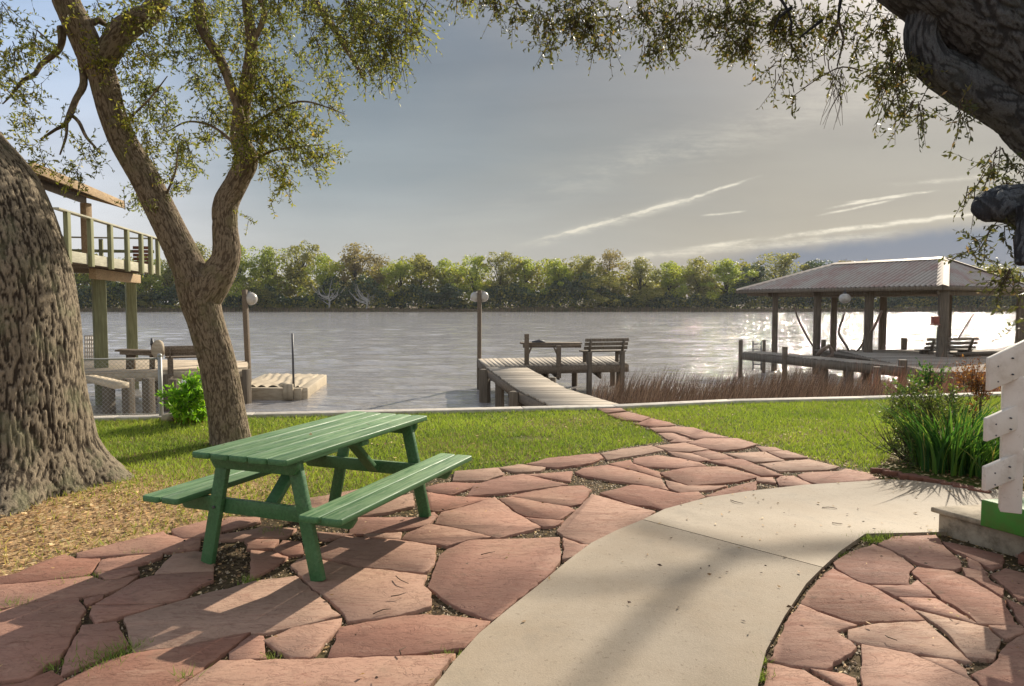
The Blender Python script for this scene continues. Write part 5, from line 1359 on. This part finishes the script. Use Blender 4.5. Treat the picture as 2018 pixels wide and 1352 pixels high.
# rear slip walk and wide deck
rd = thing('boathouse_deck', 'broad pale plank deck inside the boathouse carrying a bench', 'dock', (13, 23, WZ))
p0, p1, p2, p3 = G(1650, 689).xy, G(1835, 733).xy, G(2150, 733).xy, G(2080, 689).xy
mb = MB(); deckboards(mb, tuple(p1), tuple(p0), tuple(p2), tuple(p3), z=0.0); obj('deck', mb, MAT['dock'], rd)
mb = MB(); mb.beam((*p1, -.16), (*p2, -.16), .05, .26); mb.beam((*p1, -.16), (*p0, -.16), .05, .26); mb.beam(D(1614, 690, 26), D(1786, 720, 20.3), .3, .06); mb.beam(D(1614, 695, 26), D(1786, 727, 20.3), .05, .2); obj('edge_beam', mb, MAT['pile'], rd)
for x, y in ((p1[0] + .2, p1[1] + .1), (p1[0] + 1.8, p1[1] + .1), (p2[0] - .5, p2[1] + .1), (p0[0] + .2, p0[1] - .3), (p1[0] - .3, p1[1] + 2)): post('piling', rd, x, y, -.05, .18)
q0, q1 = D(1822, 690, 23.4), D(1922, 690, 23.9)
slat_bench('dock_bench', 'low slatted bench on the boathouse deck behind the near post', (q0.x, 23.4), (q1.x, 23.9), .12, .42, 'pile', legbot=0)
mb = MB(); mb.beam(D(1880, 697, 22.3), D(2100, 690, 24), .35, .06); mb.beam(D(1880, 704, 22.3), D(2100, 697, 24), .05, .16); 
for px in (1890, 1985): q = D(px, 700, 22.4); mb.beam((q.x, q.y, -1.5), (q.x, q.y, q.z), .12, .12, up=(0, 1, 0))
obj('boarding_walk', mb, MAT['pile'], loc=tuple(D(1960, 700, 23)), label='dark timber boarding plank running right behind the white stair rail', cat='walkway', bevel=.005)
# globe under the eave
g0 = D(1665, 588, 24.6); t = thing('hanging_lamp', 'white globe lamp hanging under the boathouse eave', 'lamp', tuple(g0), 'globe lamps on timber posts')
mb = MB(); mb.sphere(g0, .19, 20, 14, sc=(1.05, 1.05, .9)); obj('globe', mb, MAT['globe'], t, smooth=True)
mb = MB(); mb.tube([g0 + Vector((0, 0, .16)), g0 + Vector((0, 0, .22))], [.06, .05], 10); mb.tube([g0 + Vector((0, 0, .2)), (g0.x, g0.y, ze - .05)], [.02, .02], 6); obj('fitting', mb, MAT['darkmetal'], t)
# boat-lift ropes
def rope(pts, d, label, r=.035):
    mb = MB(); mb.tube([D(x, y, d) for x, y in pts], [r] * len(pts), 8, step=.15); obj('lift_strap', mb, MAT['rope'], loc=tuple(D(*pts[0], d)), label=label, cat='rope', group='straps slung between the boathouse posts')
rope([(1566, 604), (1570, 620), (1578, 640), (1590, 662), (1602, 682)], 25.5, 'dark strap curving down left of the second boathouse post', .03)
rope([(1664, 617), (1660, 632), (1652, 655), (1668, 682), (1677, 697), (1690, 690), (1704, 672)], 25, 'long strap looping between the middle boathouse posts', .04)
rope([(1738, 612), (1725, 640), (1716, 655)], 24, 'short strap beside the paired boathouse posts', .045)
rope([(1611, 700), (1620, 690), (1634, 682), (1640, 700), (1628, 706), (1616, 712)], 23.2, 'coiled dark rope heaped on the catwalk post', .07)
mb = MB(); b0 = D(1843, 632, 22.1); mb.box(b0, (.17, .16, .2)); mb.box(b0 + Vector((0, 0, -.12)), (.22, .2, .03)); mb.box(b0 + Vector((0, 0, .115)), (.19, .18, .03)); obj('post_box', mb, MAT['redplastic'], loc=tuple(b0), label='small reddish box fixed to the near boathouse post', cat='box', bevel=.006)
mb = MB(); r0 = D(1888, 668, 22.6); mb.tube([r0, D(1914, 626, 22.6), D(1948, 588, 22.6)], [.018, .014, .008], 6, step=.3); obj('fishing_rod', mb, MAT['rope'], loc=tuple(r0), label='thin pole leaning up from the boathouse deck near the bench', cat='pole')
# ladder rails at the catwalk end
t = thing('dock_ladder', 'thin metal ladder between the two left catwalk pilings', 'ladder', tuple(D(1493, 720, 25.6)))
mb = MB()
for px in (1484, 1500): mb.tube([D(px, 672, 25.6), D(px, 730, 25.6)], [.022, .022], 6)
obj('rail', mb, MAT['darkmetal'], t)
for py in (678, 688, 698, 708, 718): mb = MB(); mb.tube([D(1484, py, 25.6), D(1500, py, 25.6)], [.016, .016], 6); obj('rung', mb, MAT['darkmetal'], t)

# ================================================================== LEFT BOATHOUSE
lb = thing('boathouse', 'two storey boathouse with a railed balcony on green timber posts at left', 'boathouse', (-11, 19, WZ))
P1, P2 = D(199, 700, 18.6), D(261, 690, 21.9)
post('post', lb, P1.x, P1.y, 2.42, .30, mat='gtimber'); post('post', lb, P2.x, P2.y, 2.42, .27, mat='gtimber')
post('post', lb, P1.x - 3.6, P1.y + .6, 2.42, .30, mat='gtimber'); post('post', lb, P2.x - 3.6, P2.y + .6, 2.42, .28, mat='gtimber')
e0, e1 = np.array((-9.35, 14.6)), np.array((-10.67, 21.4)); ed = (e1 - e0) / np.linalg.norm(e1 - e0); en = np.array((ed[1], -ed[0])); en = en if en[0] < 0 else -en
def lp(s, o_, z): q = e0 + ed * s + en * o_; return np.array((q[0], q[1], z))
LL = np.linalg.norm(e1 - e0); zf = 2.78
mb = MB(); mb.beam(D(182, 539, 17.6), D(272, 550, 22.2), .16, .26); mb.beam(D(182, 539, 17.6) + Vector((-3.6, .6, 0)), D(272, 550, 22.2) + Vector((-3.6, .6, 0)), .16, .26); obj('floor_beam', mb, MAT['tan'], lb, bevel=.012)
mb = MB(); n = int(LL / .15)
for i in range(n): mb.beam(lp((i + .5) * LL / n, .0, zf - .02), lp((i + .5) * LL / n, 4.6, zf - .02), LL / n - .008, .036)
obj('balcony_floor', mb, MAT['pile2'], lb)
mb = MB()
for i in range(12): mb.beam(lp(.2 + i * (LL - .4) / 11, .05, zf - .13), lp(.2 + i * (LL - .4) / 11, 4.55, zf - .13), .045, .16)
obj('joist', mb, MAT['pile2'], lb)
mb = MB(); mb.beam(lp(0, 0, zf - .09), lp(LL, 0, zf - .09), .045, .24); mb.beam(lp(LL, 0, zf - .09), lp(LL, 4.6, zf - .09), .045, .24); mb.beam(lp(0, 4.6, zf - .09), lp(LL, 4.6, zf - .09), .045, .24); obj('rim_board', mb, MAT['pale'], lb, bevel=.004)
for s in (.5, 1.75, 3.0, 4.2, 5.35, 6.2, LL - .02):
    mb = MB(); mb.beam(lp(s, -.06, zf - .26), lp(s, -.06, zf + .82), .17, .09, up=tuple(np.append(en, 0))); obj('rail_post', mb, MAT['gtimber'], lb, bevel=.006)
for s in (2.0, 4.2, LL): mb = MB(); mb.beam(lp(s, 4.62, zf - .22), lp(s, 4.62, zf + .8), .1, .09, up=tuple(np.append(en, 0))); obj('rail_post', mb, MAT['gtimber'], lb, bevel=.006)
for v in (1.5, 3.0): mb = MB(); mb.beam(lp(LL, v, zf - .22), lp(LL, v, zf + .8), .09, .1, up=tuple(np.append(en, 0))); obj('rail_post', mb, MAT['gtimber'], lb, bevel=.006)
for a, b in ((lp(0, -.04, zf + .84), lp(LL, -.04, zf + .84)), (lp(LL, 0, zf + .84), lp(LL, 4.6, zf + .84)), (lp(0, 4.6, zf + .84), lp(LL, 4.6, zf + .84))):
    mb = MB(); mb.beam(a, b, .14, .038); obj('top_rail', mb, MAT['pale'], lb, bevel=.004)
for a, b in ((lp(LL, .05, zf + .45), lp(LL, 4.6, zf + .45)), (lp(0, 4.6, zf + .45), lp(LL, 4.6, zf + .45))):
    mb = MB(); mb.beam(a, b, .04, .09); obj('mid_rail', mb, MAT['gtimber'], lb)
mb = MB()
for k in range(5): mb.beam(lp(LL - .04, .10, zf + .12 + .11 * k), lp(LL - .04, .62, zf + .12 + .11 * k), .02, .09)
obj('end_panel', mb, MAT['brick'], lb)
for (px, d) in ((171, 19.6),):
    a = D(px, 462, d); mb = MB(); mb.beam((a.x, d, zf), (a.x, d, 4.42), .2, .2, up=(.3, 1, 0)); obj('upper_post', mb, MAT['tan'], lb, bevel=.01)
q = D(171, 462, 19.6); mb = MB(); mb.beam((q.x - 3.6, 20.2, zf), (q.x - 3.6, 20.2, 4.6), .2, .2, up=(.3, 1, 0)); obj('upper_post', mb, MAT['tan'], lb, bevel=.01)
r0_, r1_ = D(60, 334, 15.6), D(242, 395, 21.6)
zr0 = 4.72
r0_ = np.array((r0_.x, r0_.y, zr0)); r1_ = np.array((r1_.x, r1_.y, zr0)); rd_ = (r1_ - r0_) / np.linalg.norm(r1_ - r0_); rn_ = np.array((rd_[1], -rd_[0], 0)); rn_ = rn_ if rn_[0] < 0 else -rn_
up1 = np.array((0, 0, .9))
mb = MB(); q = [r0_, r1_, r1_ + rn_ * 3.2 + up1, r0_ + rn_ * 3.2 + up1]; nr = np.cross(q[1] - q[0], q[2] - q[0]); q = q if nr[2] > 0 else q[::-1]; mb.quadplate(q, .05)
q = [r0_ + rn_ * 3.2 + up1, r1_ + rn_ * 3.2 + up1, r1_ + rn_ * 6.4, r0_ + rn_ * 6.4]; nr = np.cross(q[1] - q[0], q[2] - q[0]); q = q if nr[2] > 0 else q[::-1]; mb.quadplate(q, .05)
obj('roof', mb, MAT['brownroof'], lb)
mb = MB(); z_ = np.array((0, 0, .07)); mb.beam(r0_ - z_ - rn_ * .022, r1_ - z_ - rn_ * .022, .045, .22, ext=.03); mb.beam(r1_ - z_ + rd_ * .05, r1_ - z_ + rn_ * 3.2 + up1 + rd_ * .05, .045, .2); mb.beam(r1_ - z_ + rn_ * 6.4 + rd_ * .05, r1_ - z_ + rn_ * 3.2 + up1 + rd_ * .05, .045, .2); obj('fascia', mb, MAT['tan'], lb, bevel=.005)
mb = MB()
for k in range(12): s = .3 + k * .52; mb.beam(r0_ + rd_ * s - z_ * .8, r0_ + rd_ * s + rn_ * 3.2 + up1 - z_ * .8, .045, .11)
mb.beam(r0_ + rn_ * .9 - np.array((0, 0, .02)), r1_ - rd_ * .4 + rn_ * .9 - np.array((0, 0, .02)), .09, .2)
obj('rafter', mb, MAT['pile'], lb)

# left dock
ld = thing('wooden_dock', 'sunlit plank dock under the left boathouse behind the chain link fence', 'dock', (-9.5, 18.5, WZ))
d0, d1_, d2, d3 = G(120, 737), G(487, 723), G(487, 711), G(120, 706)
mb = MB(); deckboards(mb, tuple(d0.xy), tuple(d3.xy), tuple(d1_.xy), tuple(d2.xy), z=0.0, gap=.004); obj('deck', mb, MAT['dock2'], ld)
mb = MB(); mb.beam((*d0.xy, -.15), (*d1_.xy, -.15), .05, .22); mb.beam((*d1_.xy, -.13), (*d2.xy, -.13), .05, .18); mb.beam(G(120, 737, -.1) + Vector((.3, 0, 0)), G(240, 760, -.1), .3, .12); obj('edge_beam', mb, MAT['floatw'], ld)
for (px, py) in [(213, 740), (252, 741), (292, 740), (330, 733), (345, 742), (380, 735), (420, 732), (484, 723), (468, 716), (300, 718)]:
    q = G(px, py); post('piling', ld, q.x, q.y, -.06, .2)
slat_bench('dock_bench', 'slatted bench on the left dock partly hidden by the forked oak', tuple(D(325, 712, 17.9).xy), tuple(D(412, 712, 18.3).xy), .30, .30, 'pile2', sw=.10, legbot=-1.7)
t = thing('work_table', 'sloping plank shelf on short posts left of the left dock bench', 'table', tuple(G(272, 720)))
mb = MB(); mb.beam(D(233, 690, 18.1), D(318, 693, 18.3), .5, .05); mb.beam(D(236, 694, 17.9), D(316, 697, 18.1), .035, .12); obj('tabletop', mb, MAT['pile2'], t, bevel=.004)
for px in (254, 262, 300):
    mb = MB(); mb.beam(D(px, 696, 18.2), D(px, 728, 18.2), .1, .1, up=(0, 1, 0)); obj('leg', mb, MAT['pile2'], t)
mb = MB(); q = D(300, 688, 18.3); mb.tube([q, q + Vector((0, 0, .28))], [.03, .03], 8); mb.tube([q + Vector((0, 0, .1)), q + Vector((0, 0, .22))], [.05, .04], 8); obj('rod_holder', mb, MAT['darkmetal'], loc=tuple(q), label='upright dark tube standing on the left plank shelf', cat='rod holder')
mb = MB(); q = D(312, 690, 18.0); mb.sphere(q, .2, 14, 10, sc=(.8, .6, 1.3), nz=.3); obj('bundled_sheet', mb, MAT['floatw'], loc=tuple(q), smooth=True, label='pale bundle hanging between the left shelf and the bench', cat='cloth bundle')
# white lattice chair behind the trunk
t = thing('lattice_screen', 'white lattice panel seen beside the big oak trunk', 'screen', tuple(G(182, 722)))
mb = MB()
for k in range(6): mb.beam(D(168 + k * 4.4, 662, 19), D(168 + k * 4.4, 712, 19), .035, .02, up=(0, 1, 0))
obj('slat', mb, MAT['white'], t)
mb = MB()
for k in range(7): mb.beam(D(166, 662 + k * 8, 18.97), D(193, 662 + k * 8, 18.97), .02, .035)
obj('rail', mb, MAT['white'], t)
mb = MB(); q = D(185, 610, 19.4); mb.tube([(q.x, 19.4, 0), q], [.03, .025], 8); mb.sphere(q, .05, 10, 8); obj('thin_pole', mb, MAT['galv'], loc=(q.x, 19.4, 0), label='thin grey pole rising beside the left green post', cat='pole')

# floating platform
fp = thing('floating_platform', 'low bleached timber float on the water with sagging mats', 'float', (*G(560, 775, WZ).xy, WZ))
f0, f1, f2 = G(470, 785, WZ), G(597, 787, WZ), G(636, 757, WZ); zt = WZ + .32
f3 = f0 + (f2 - f1)
mb = MB()
for a, b in ((f0, f1), (f1, f2), (f2, f3), (f3, f0)): mb.beam((a.x, a.y, WZ + .13), (b.x, b.y, WZ + .13), .26, .36)
obj('frame', mb, MAT['floatw'], fp, bevel=.02)
mb = MB(); nx, ny = 44, 14; V = []
for j in range(ny + 1):
    for i in range(nx + 1):
        p = f0 + (f1 - f0) * (i / nx * .93 + .01) + (f3 - f0) * (j / ny * .92 + .04); V.append((p.x, p.y, zt - .03 + .07 * abs(math.sin(i * .42 + 1.2 * math.sin(j * .5 + i * .1))) * (1 if 0 < i < nx else 0)))
mb.add(V, [(j * (nx + 1) + i, j * (nx + 1) + i + 1, (j + 1) * (nx + 1) + i + 1, (j + 1) * (nx + 1) + i) for j in range(ny) for i in range(nx)]); obj('mat', mb, MAT['floatw'], fp, smooth=True)
mb = MB()
for k in (.78, .84): p = f0 + (f1 - f0) * k; mb.beam((p.x, p.y - .2, zt - .3), (p.x, p.y - .2, zt + .12), .16, .08, up=(0, 1, 0))
mb.sphere(G(560, 760, zt), .12, 12, 8, sc=(1.4, 1, .8)); obj('bumper', mb, MAT['floatw'], fp)
q0, q1 = D(579, 768, 19.6), D(576, 657, 19.6); mb = MB(); mb.tube([q0 - Vector((0, 0, .6)), (q0 + q1) / 2, q1], [.035, .03, .028], 8); obj('mooring_pole', mb, MAT['darkmetal'], loc=tuple(q0), label='thin dark pole standing out of the floating platform', cat='pole')

# ================================================================== CHAIN LINK FENCE
t = thing('chain_link_fence', 'galvanised chain link fence ending at the seawall left of the bush', 'fence', tuple(G(318, 822)))
fb = Vector((G(318, 822).x, G(318, 822).y, 0)); fa = fb + Vector((-4.5, -.8, 0)); fh = .88
mb = MB(); mb.tube([fb - Vector((0, 0, .1)), fb + Vector((0, 0, fh + .02))], [.03, .03], 12); mb.sphere(fb + Vector((0, 0, fh + .03)), .035, 10, 8); obj('post', mb, MAT['galv'], t, smooth=True)
mb = MB(); mb.tube([fa - Vector((0, 0, .1)), fa + Vector((0, 0, fh + .02))], [.03, .03], 12); obj('post', mb, MAT['galv'], t, smooth=True)
mb = MB(); mb.tube([fa + Vector((0, 0, fh - .01)), fb + Vector((0, 0, fh - .01))], [.014, .014], 10); mb.tube([fa + Vector((0, 0, .06)), fb + Vector((0, 0, .06))], [.004, .004], 5); obj('rail', mb, MAT['galv'], t, smooth=True)
mb = MB(); fd = (fb - fa).normalized(); FL = (fb - fa).length; hh = fh - .03; sp = .062; k = -hh
while k < FL:
    for s in (1, -1):
        s0 = max(k, 0); s1 = min(k + hh, FL)
        if s1 > s0:
            z0 = (s0 - k); z1 = (s1 - k)
            if s < 0: z0, z1 = hh - z0, hh - z1
            mb.tube([fa + fd * s0 + Vector((0, .004 * s, .03 + z0)), fa + fd * s1 + Vector((0, .004 * s, .03 + z1))], [.0021, .0021], 3, cap=False)
    k += sp
obj('wire_mesh', mb, MAT['galv'], t)

# ================================================================== PLANTS
def blade_clump(mb, cx, cy, n, r, h, w, out=.5, seed=1, z=-.02):
    rr = np.random.default_rng(seed)
    for _ in range(n):
        a = rr.uniform(0, 6.283); q = rr.uniform(0, 1) ** .6 * r; x, y = cx + q * math.cos(a), cy + q * math.sin(a)
        L = h * rr.uniform(.6, 1.15); o_ = out * rr.uniform(.1, 1) * L; b = a + rr.normal(0, .7); ww = w * rr.uniform(.6, 1.3); tw_ = rr.uniform(0, 3.14); sx, sy = math.cos(tw_) * ww / 2, math.sin(tw_) * ww / 2
        V = []; m_ = 6
        for i in range(m_ + 1):
            f = i / m_; d = o_ * f ** 2; zz = z + L * (f - .22 * out * f ** 3); k = (1 - f ** 2.2)
            px_, py_ = x + math.cos(b) * d, y + math.sin(b) * d; V += [(px_ - sx * k, py_ - sy * k, zz), (px_ + sx * k, py_ + sy * k, zz)]
        mb.add(V, [(2 * i, 2 * i + 1, 2 * i + 3, 2 * i + 2) for i in range(m_)])
c = G(1885, 925); t = thing('iris_clump', 'tall clump of green sword-shaped leaves in the garden bed by the stairs', 'plant', tuple(c), 'plants in the garden bed')
mb = MB(); blade_clump(mb, c.x, c.y + .10, 270, .36, .80, .026, .8, 3); obj('leaves', mb, MAT['iris'], t)
c = G(1935, 935); t = thing('iris_clump', 'lower arching green clump beside the lowest rail of the white stairs', 'plant', tuple(c), 'plants in the garden bed')
mb = MB(); blade_clump(mb, c.x + .1, c.y + .05, 170, .26, .5, .024, .9, 4); obj('leaves', mb, MAT['iris'], t)
c = G(2080, 905); t = thing('iris_clump', 'green leaves seen between the rails of the white stairs', 'plant', tuple(c), 'plants in the garden bed')
mb = MB(); blade_clump(mb, c.x, c.y + .1, 300, .5, .62, .024, .7, 9); obj('leaves', mb, MAT['iris'], t)
def shrub(label, base_px, blobs, mat, leaf, per, tl, droop, seed, cat='shrub', stems=8, group='plants in the garden bed', name='shrub'):
    c = G(*base_px); t = thing(name, label, cat, tuple(c), group)
    lf, tw = MB(), MB(); foliage(lf, tw, blobs, leaf, per, tl, droop, seed)
    rr = random.Random(seed)
    for k in range(stems):
        b = rr.choice(blobs); e = D(b[0] + rr.uniform(-.6, .6) * b[2], b[1] + rr.uniform(-.8, .3) * b[3], b[4]); s = c + Vector((rr.uniform(-.08, .08), rr.uniform(-.05, .05), -.03)); m_ = s.lerp(e, .5) + Vector((rr.uniform(-.05, .05), 0, .06))
        tw.tube([s, m_, e], [.008, .006, .003], 6, step=.05)
    obj('stem', tw, MAT['twig'], t); obj('foliage', lf, MAT[mat], t); return t
shrub('dense leafy green bush in the garden bed left of the sword leaves', (1815, 915), [(1818, 865, 45, 55, 7.5, 170, .25), (1825, 800, 50, 35, 7.7, 130, .25), (1795, 815, 35, 35, 7.6, 80, .2), (1815, 905, 38, 24, 7.4, 80, .2), (1870, 800, 40, 28, 7.9, 60, .25)], 'shrub', .035, 12, .18, -.3, 51)
shrub('bright leafy sprigs rising at the back of the garden bed against the boathouse', (1840, 850), [(1835, 765, 40, 18, 8.6, 40, .2), (1800, 770, 22, 14, 8.6, 16, .2), (1848, 742, 16, 9, 8.6, 8, .12)], 'iris', .05, 11, .2, -.8, 52)
shrub('reddish leafed stalks behind the sword leaves beside the stair rail', (1920, 850), [(1905, 765, 34, 28, 8.4, 36, .2), (1932, 755, 22, 26, 8.4, 30, .2), (1925, 800, 26, 34, 8.3, 34, .2)], 'redleaf', .045, 10, .22, -.9, 53)
c = G(1790, 905); t = thing('twiggy_shrub', 'sparse twiggy shrub with few leaves at the left end of the garden bed', 'shrub', tuple(c), 'plants in the garden bed')
tw, lf = MB(), MB(); rr = random.Random(3)
for k in range(34):
    a = rr.uniform(-1.1, .5); L = rr.uniform(.3, .75); e = c + Vector((math.sin(a) * L, rr.uniform(-.2, .2), math.cos(a) * L)); m_ = c.lerp(e, .5) + Vector((rr.uniform(-.06, .06), 0, -.04)); tw.tube([c + Vector((rr.uniform(-.06, .06), rr.uniform(-.05, .05), -.03)), m_, e], [.006, .004, .0015], 5, step=.06)
foliage(lf, tw, [(1765, 840, 34, 45, 7.9, 38, .2), (1790, 800, 30, 40, 7.9, 26, .2), (1745, 800, 18, 25, 7.9, 10, .1)], .022, 8, .16, -.6, 54)
obj('stem', tw, MAT['twig'], t); obj('foliage', lf, MAT['shrub'], t)
# lime bush by the fence
c = G(376, 828); t = thing('shrub', 'bright lime green bush between the fence post and the forked oak', 'shrub', tuple(c))
mb = MB(); rr = np.random.default_rng(6)
lf = MB(); tw = MB(); foliage(lf, tw, [(375, 795, 34, 22, 10.0, 130, .22), (360, 785, 22, 16, 10, 50, .2), (395, 788, 20, 20, 10, 50, .2), (372, 770, 14, 12, 10, 22, .15), (375, 812, 34, 14, 9.9, 90, .2)], .075, 8, .16, -.9, 55)
blade_clump(mb, c.x, c.y, 130, .22, .34, .03, .7, 8)
obj('stem', tw, MAT['twig'], t); obj('foliage', lf, MAT['lime'], t); obj('blades', mb, MAT['lime'], t)
mb = MB(); blade_clump(mb, c.x, c.y, 90, .22, .16, .02, 1.2, 18); obj('dry_base', mb, MAT['redleaf'], t)
mb = MB(); q = G(338, 826); mb.sphere(q + Vector((0, 0, .02)), .12, 14, 9, sc=(1.3, 1, .6), nz=.35); obj('stone', mb, MAT['stepstone'], loc=tuple(q), smooth=True, label='pale stone beside the foot of the chain link fence post', cat='stone')

# brick edging of the bed: individual bricks
bpts = [(1702, 935), (1735, 938), (1768, 943), (1800, 948), (1835, 953), (1872, 960), (1905, 966), (1940, 974)]
for i, (px, py) in enumerate([(1740, 930), (1764, 935), (1790, 941), (1817, 947), (1846, 952), (1877, 958), (1908, 966), (1938, 973)]):
    q = G(px, py); mb = MB(); a = -.55 + random.uniform(-.35, .35); ca, sa = math.cos(a), math.sin(a)
    mb.box(q + Vector((random.uniform(-.02, .02), .05 + random.uniform(-.03, .03), -.004)), (.17, .085, .06), [[ca, -sa, 0], [sa, ca, random.uniform(-.1, .1)], [0, random.uniform(-.1, .1), 1]])
    wh = ['leftmost, half buried', 'second from the left end', 'third from the left end', 'fourth from the left end', 'fourth from the stairs', 'third from the stairs', 'second from the stairs', 'nearest the stairs'][i]
    obj('edging_brick', mb, MAT['brick'], loc=tuple(q), bevel=.008, label='dark red brick edging the garden bed, ' + wh, cat='brick', group='bricks edging the garden bed')
mb = MB(); q = G(2010, 1098)
for k, (px, py) in enumerate([(2012, 1100)]):
    mb.box(G(px, py) + Vector((.12, -.05, .02)), (.34, .2, .07), [[.8, -.6, 0], [.6, .8, 0], [0, 0, 1]])
obj('loose_brick', mb, MAT['brick'], loc=tuple(q), bevel=.01, label='dark red brick lying below the green stair base at the right edge', cat='brick')

# ================================================================== STAIRS at the right edge
st = thing('stairs', 'stair with white plank railing and bright green base on a stone step', 'stairs', tuple(G(1848, 1045)))
s0 = G(1848, 1045); s0.z = 0
ex = Vector((.42, -.907, 0)).normalized()          # front edge of the stone step (runs toward the viewer)
ey = Vector((.985, .17, 0)).normalized()
def sp_(a, b, z): p = s0 + ex * a + ey * b; return (p.x, p.y, z)
mb = MB(); mb.quadplate([sp_(0, 0, .13), sp_(1.5, 0, .13), sp_(1.5, 1.6, .13), sp_(0, 1.6, .13)][::1], .2); obj('stone_step', mb, MAT['stepstone'], st, bevel=.012)
mb = MB()
for a_, b_ in ((-.03, .47), (.475, .98), (.985, 1.5)):
    q = [sp_(a_, -.035, .17), sp_(b_, -.035, .17), sp_(b_, .42, .17), sp_(a_, .42, .17)]; mb.quadplate(q, .037)
obj('tread_slab', mb, MAT['stepstone'], st, bevel=.008)
g0_ = G(1931, 1036, .17); g0_.z = .0
gx = Vector((.42, -.907, 0)).normalized()
def gp_(a, b, z): p = g0_ + gx * a + ey * b; return (p.x, p.y, z)
mb = MB(); mb.quadplate([gp_(0, 0, .352), gp_(1.3, 0, .352), gp_(1.3, .7, .352), gp_(0, .7, .352)], .180); obj('green_base', mb, MAT['green2'], st, bevel=.008)
mb = MB(); mb.quadplate([gp_(-.02, -.03, .372), gp_(1.3, -.03, .372), gp_(1.3, .6, .372), gp_(-.02, .6, .372)], .035)
pc = G(1981, 1002, .37)
mb2 = MB(); mb2.beam((pc.x + .03, pc.y, .354), (pc.x + .02, pc.y, 1.22), .115, .115, up=(.55, 1, 0)); obj('newel_post', mb2, MAT['white'], st, bevel=.006)
dpt = pc.y - .085
def railbd(pts):
    mb = MB(); P = [D(x, y, dpt if i in (0, 3) else dpt + .10) for i, (x, y) in enumerate(pts)]
    n_ = (P[1] - P[0]).cross(P[2] - P[0]).normalized(); n_ = n_ if n_.y < 0 else -n_
    Q = [p + n_ * .0 for p in P]; B_ = [p - n_ * .035 for p in P]
    mb.add(Q + B_, [(0, 1, 2, 3), (7, 6, 5, 4)] + [(i, 4 + i, 4 + (i + 1) % 4, (i + 1) % 4) for i in range(4)]); obj('rail_board', mb, MAT['white'], st, bevel=.005)
railbd([(1951, 706), (2190, 590), (2190, 668), (1950, 771)])
railbd([(1946, 825), (2190, 716), (2190, 772), (1945, 871)])
railbd([(1943, 921), (2190, 815), (2190, 868), (1942, 969)])
q = G(2140, 985, .37)
mb2 = MB(); mb2.beam((q.x, q.y + .1, .3), (q.x, q.y + .1, 1.55), .115, .115, up=(.55, 1, 0)); obj('newel_post', mb2, MAT['white'], st, bevel=.006)

for (px, py) in [(1966, 722), (1966, 752), (1996, 706), (1996, 738), (1962, 836), (1962, 858), (1992, 824), (1992, 846), (1960, 932), (1960, 955), (1990, 920), (1990, 942)]:
    q = D(px, py, dpt + .012); mb = MB(); mb.tube([q + Vector((0, .02, 0)), q + Vector((0, -.006, 0))], [.005, .0055], 8); obj('screw', mb, MAT['darkmetal'], st)

# ================================================================== AIR
hz = MB(); hz.box((0, -100, 13.5), (1900, 1700, 33))
MAT['haze'] = bpy.data.materials.new('haze'); MAT['haze'].use_nodes = True
hn = MAT['haze'].node_tree; hn.nodes.clear(); ho = hn.nodes.new('ShaderNodeOutputMaterial'); hv = hn.nodes.new('ShaderNodeVolumePrincipled')
hv.inputs['Color'].default_value = (.86, .90, 1, 1); hv.inputs['Density'].default_value = .00011; hv.inputs['Anisotropy'].default_value = .3
hn.links.new(hv.outputs[0], ho.inputs['Volume'])
obj('haze', hz, MAT['haze'], kind='stuff', label='thin pale haze in the air over the river', cat='haze')
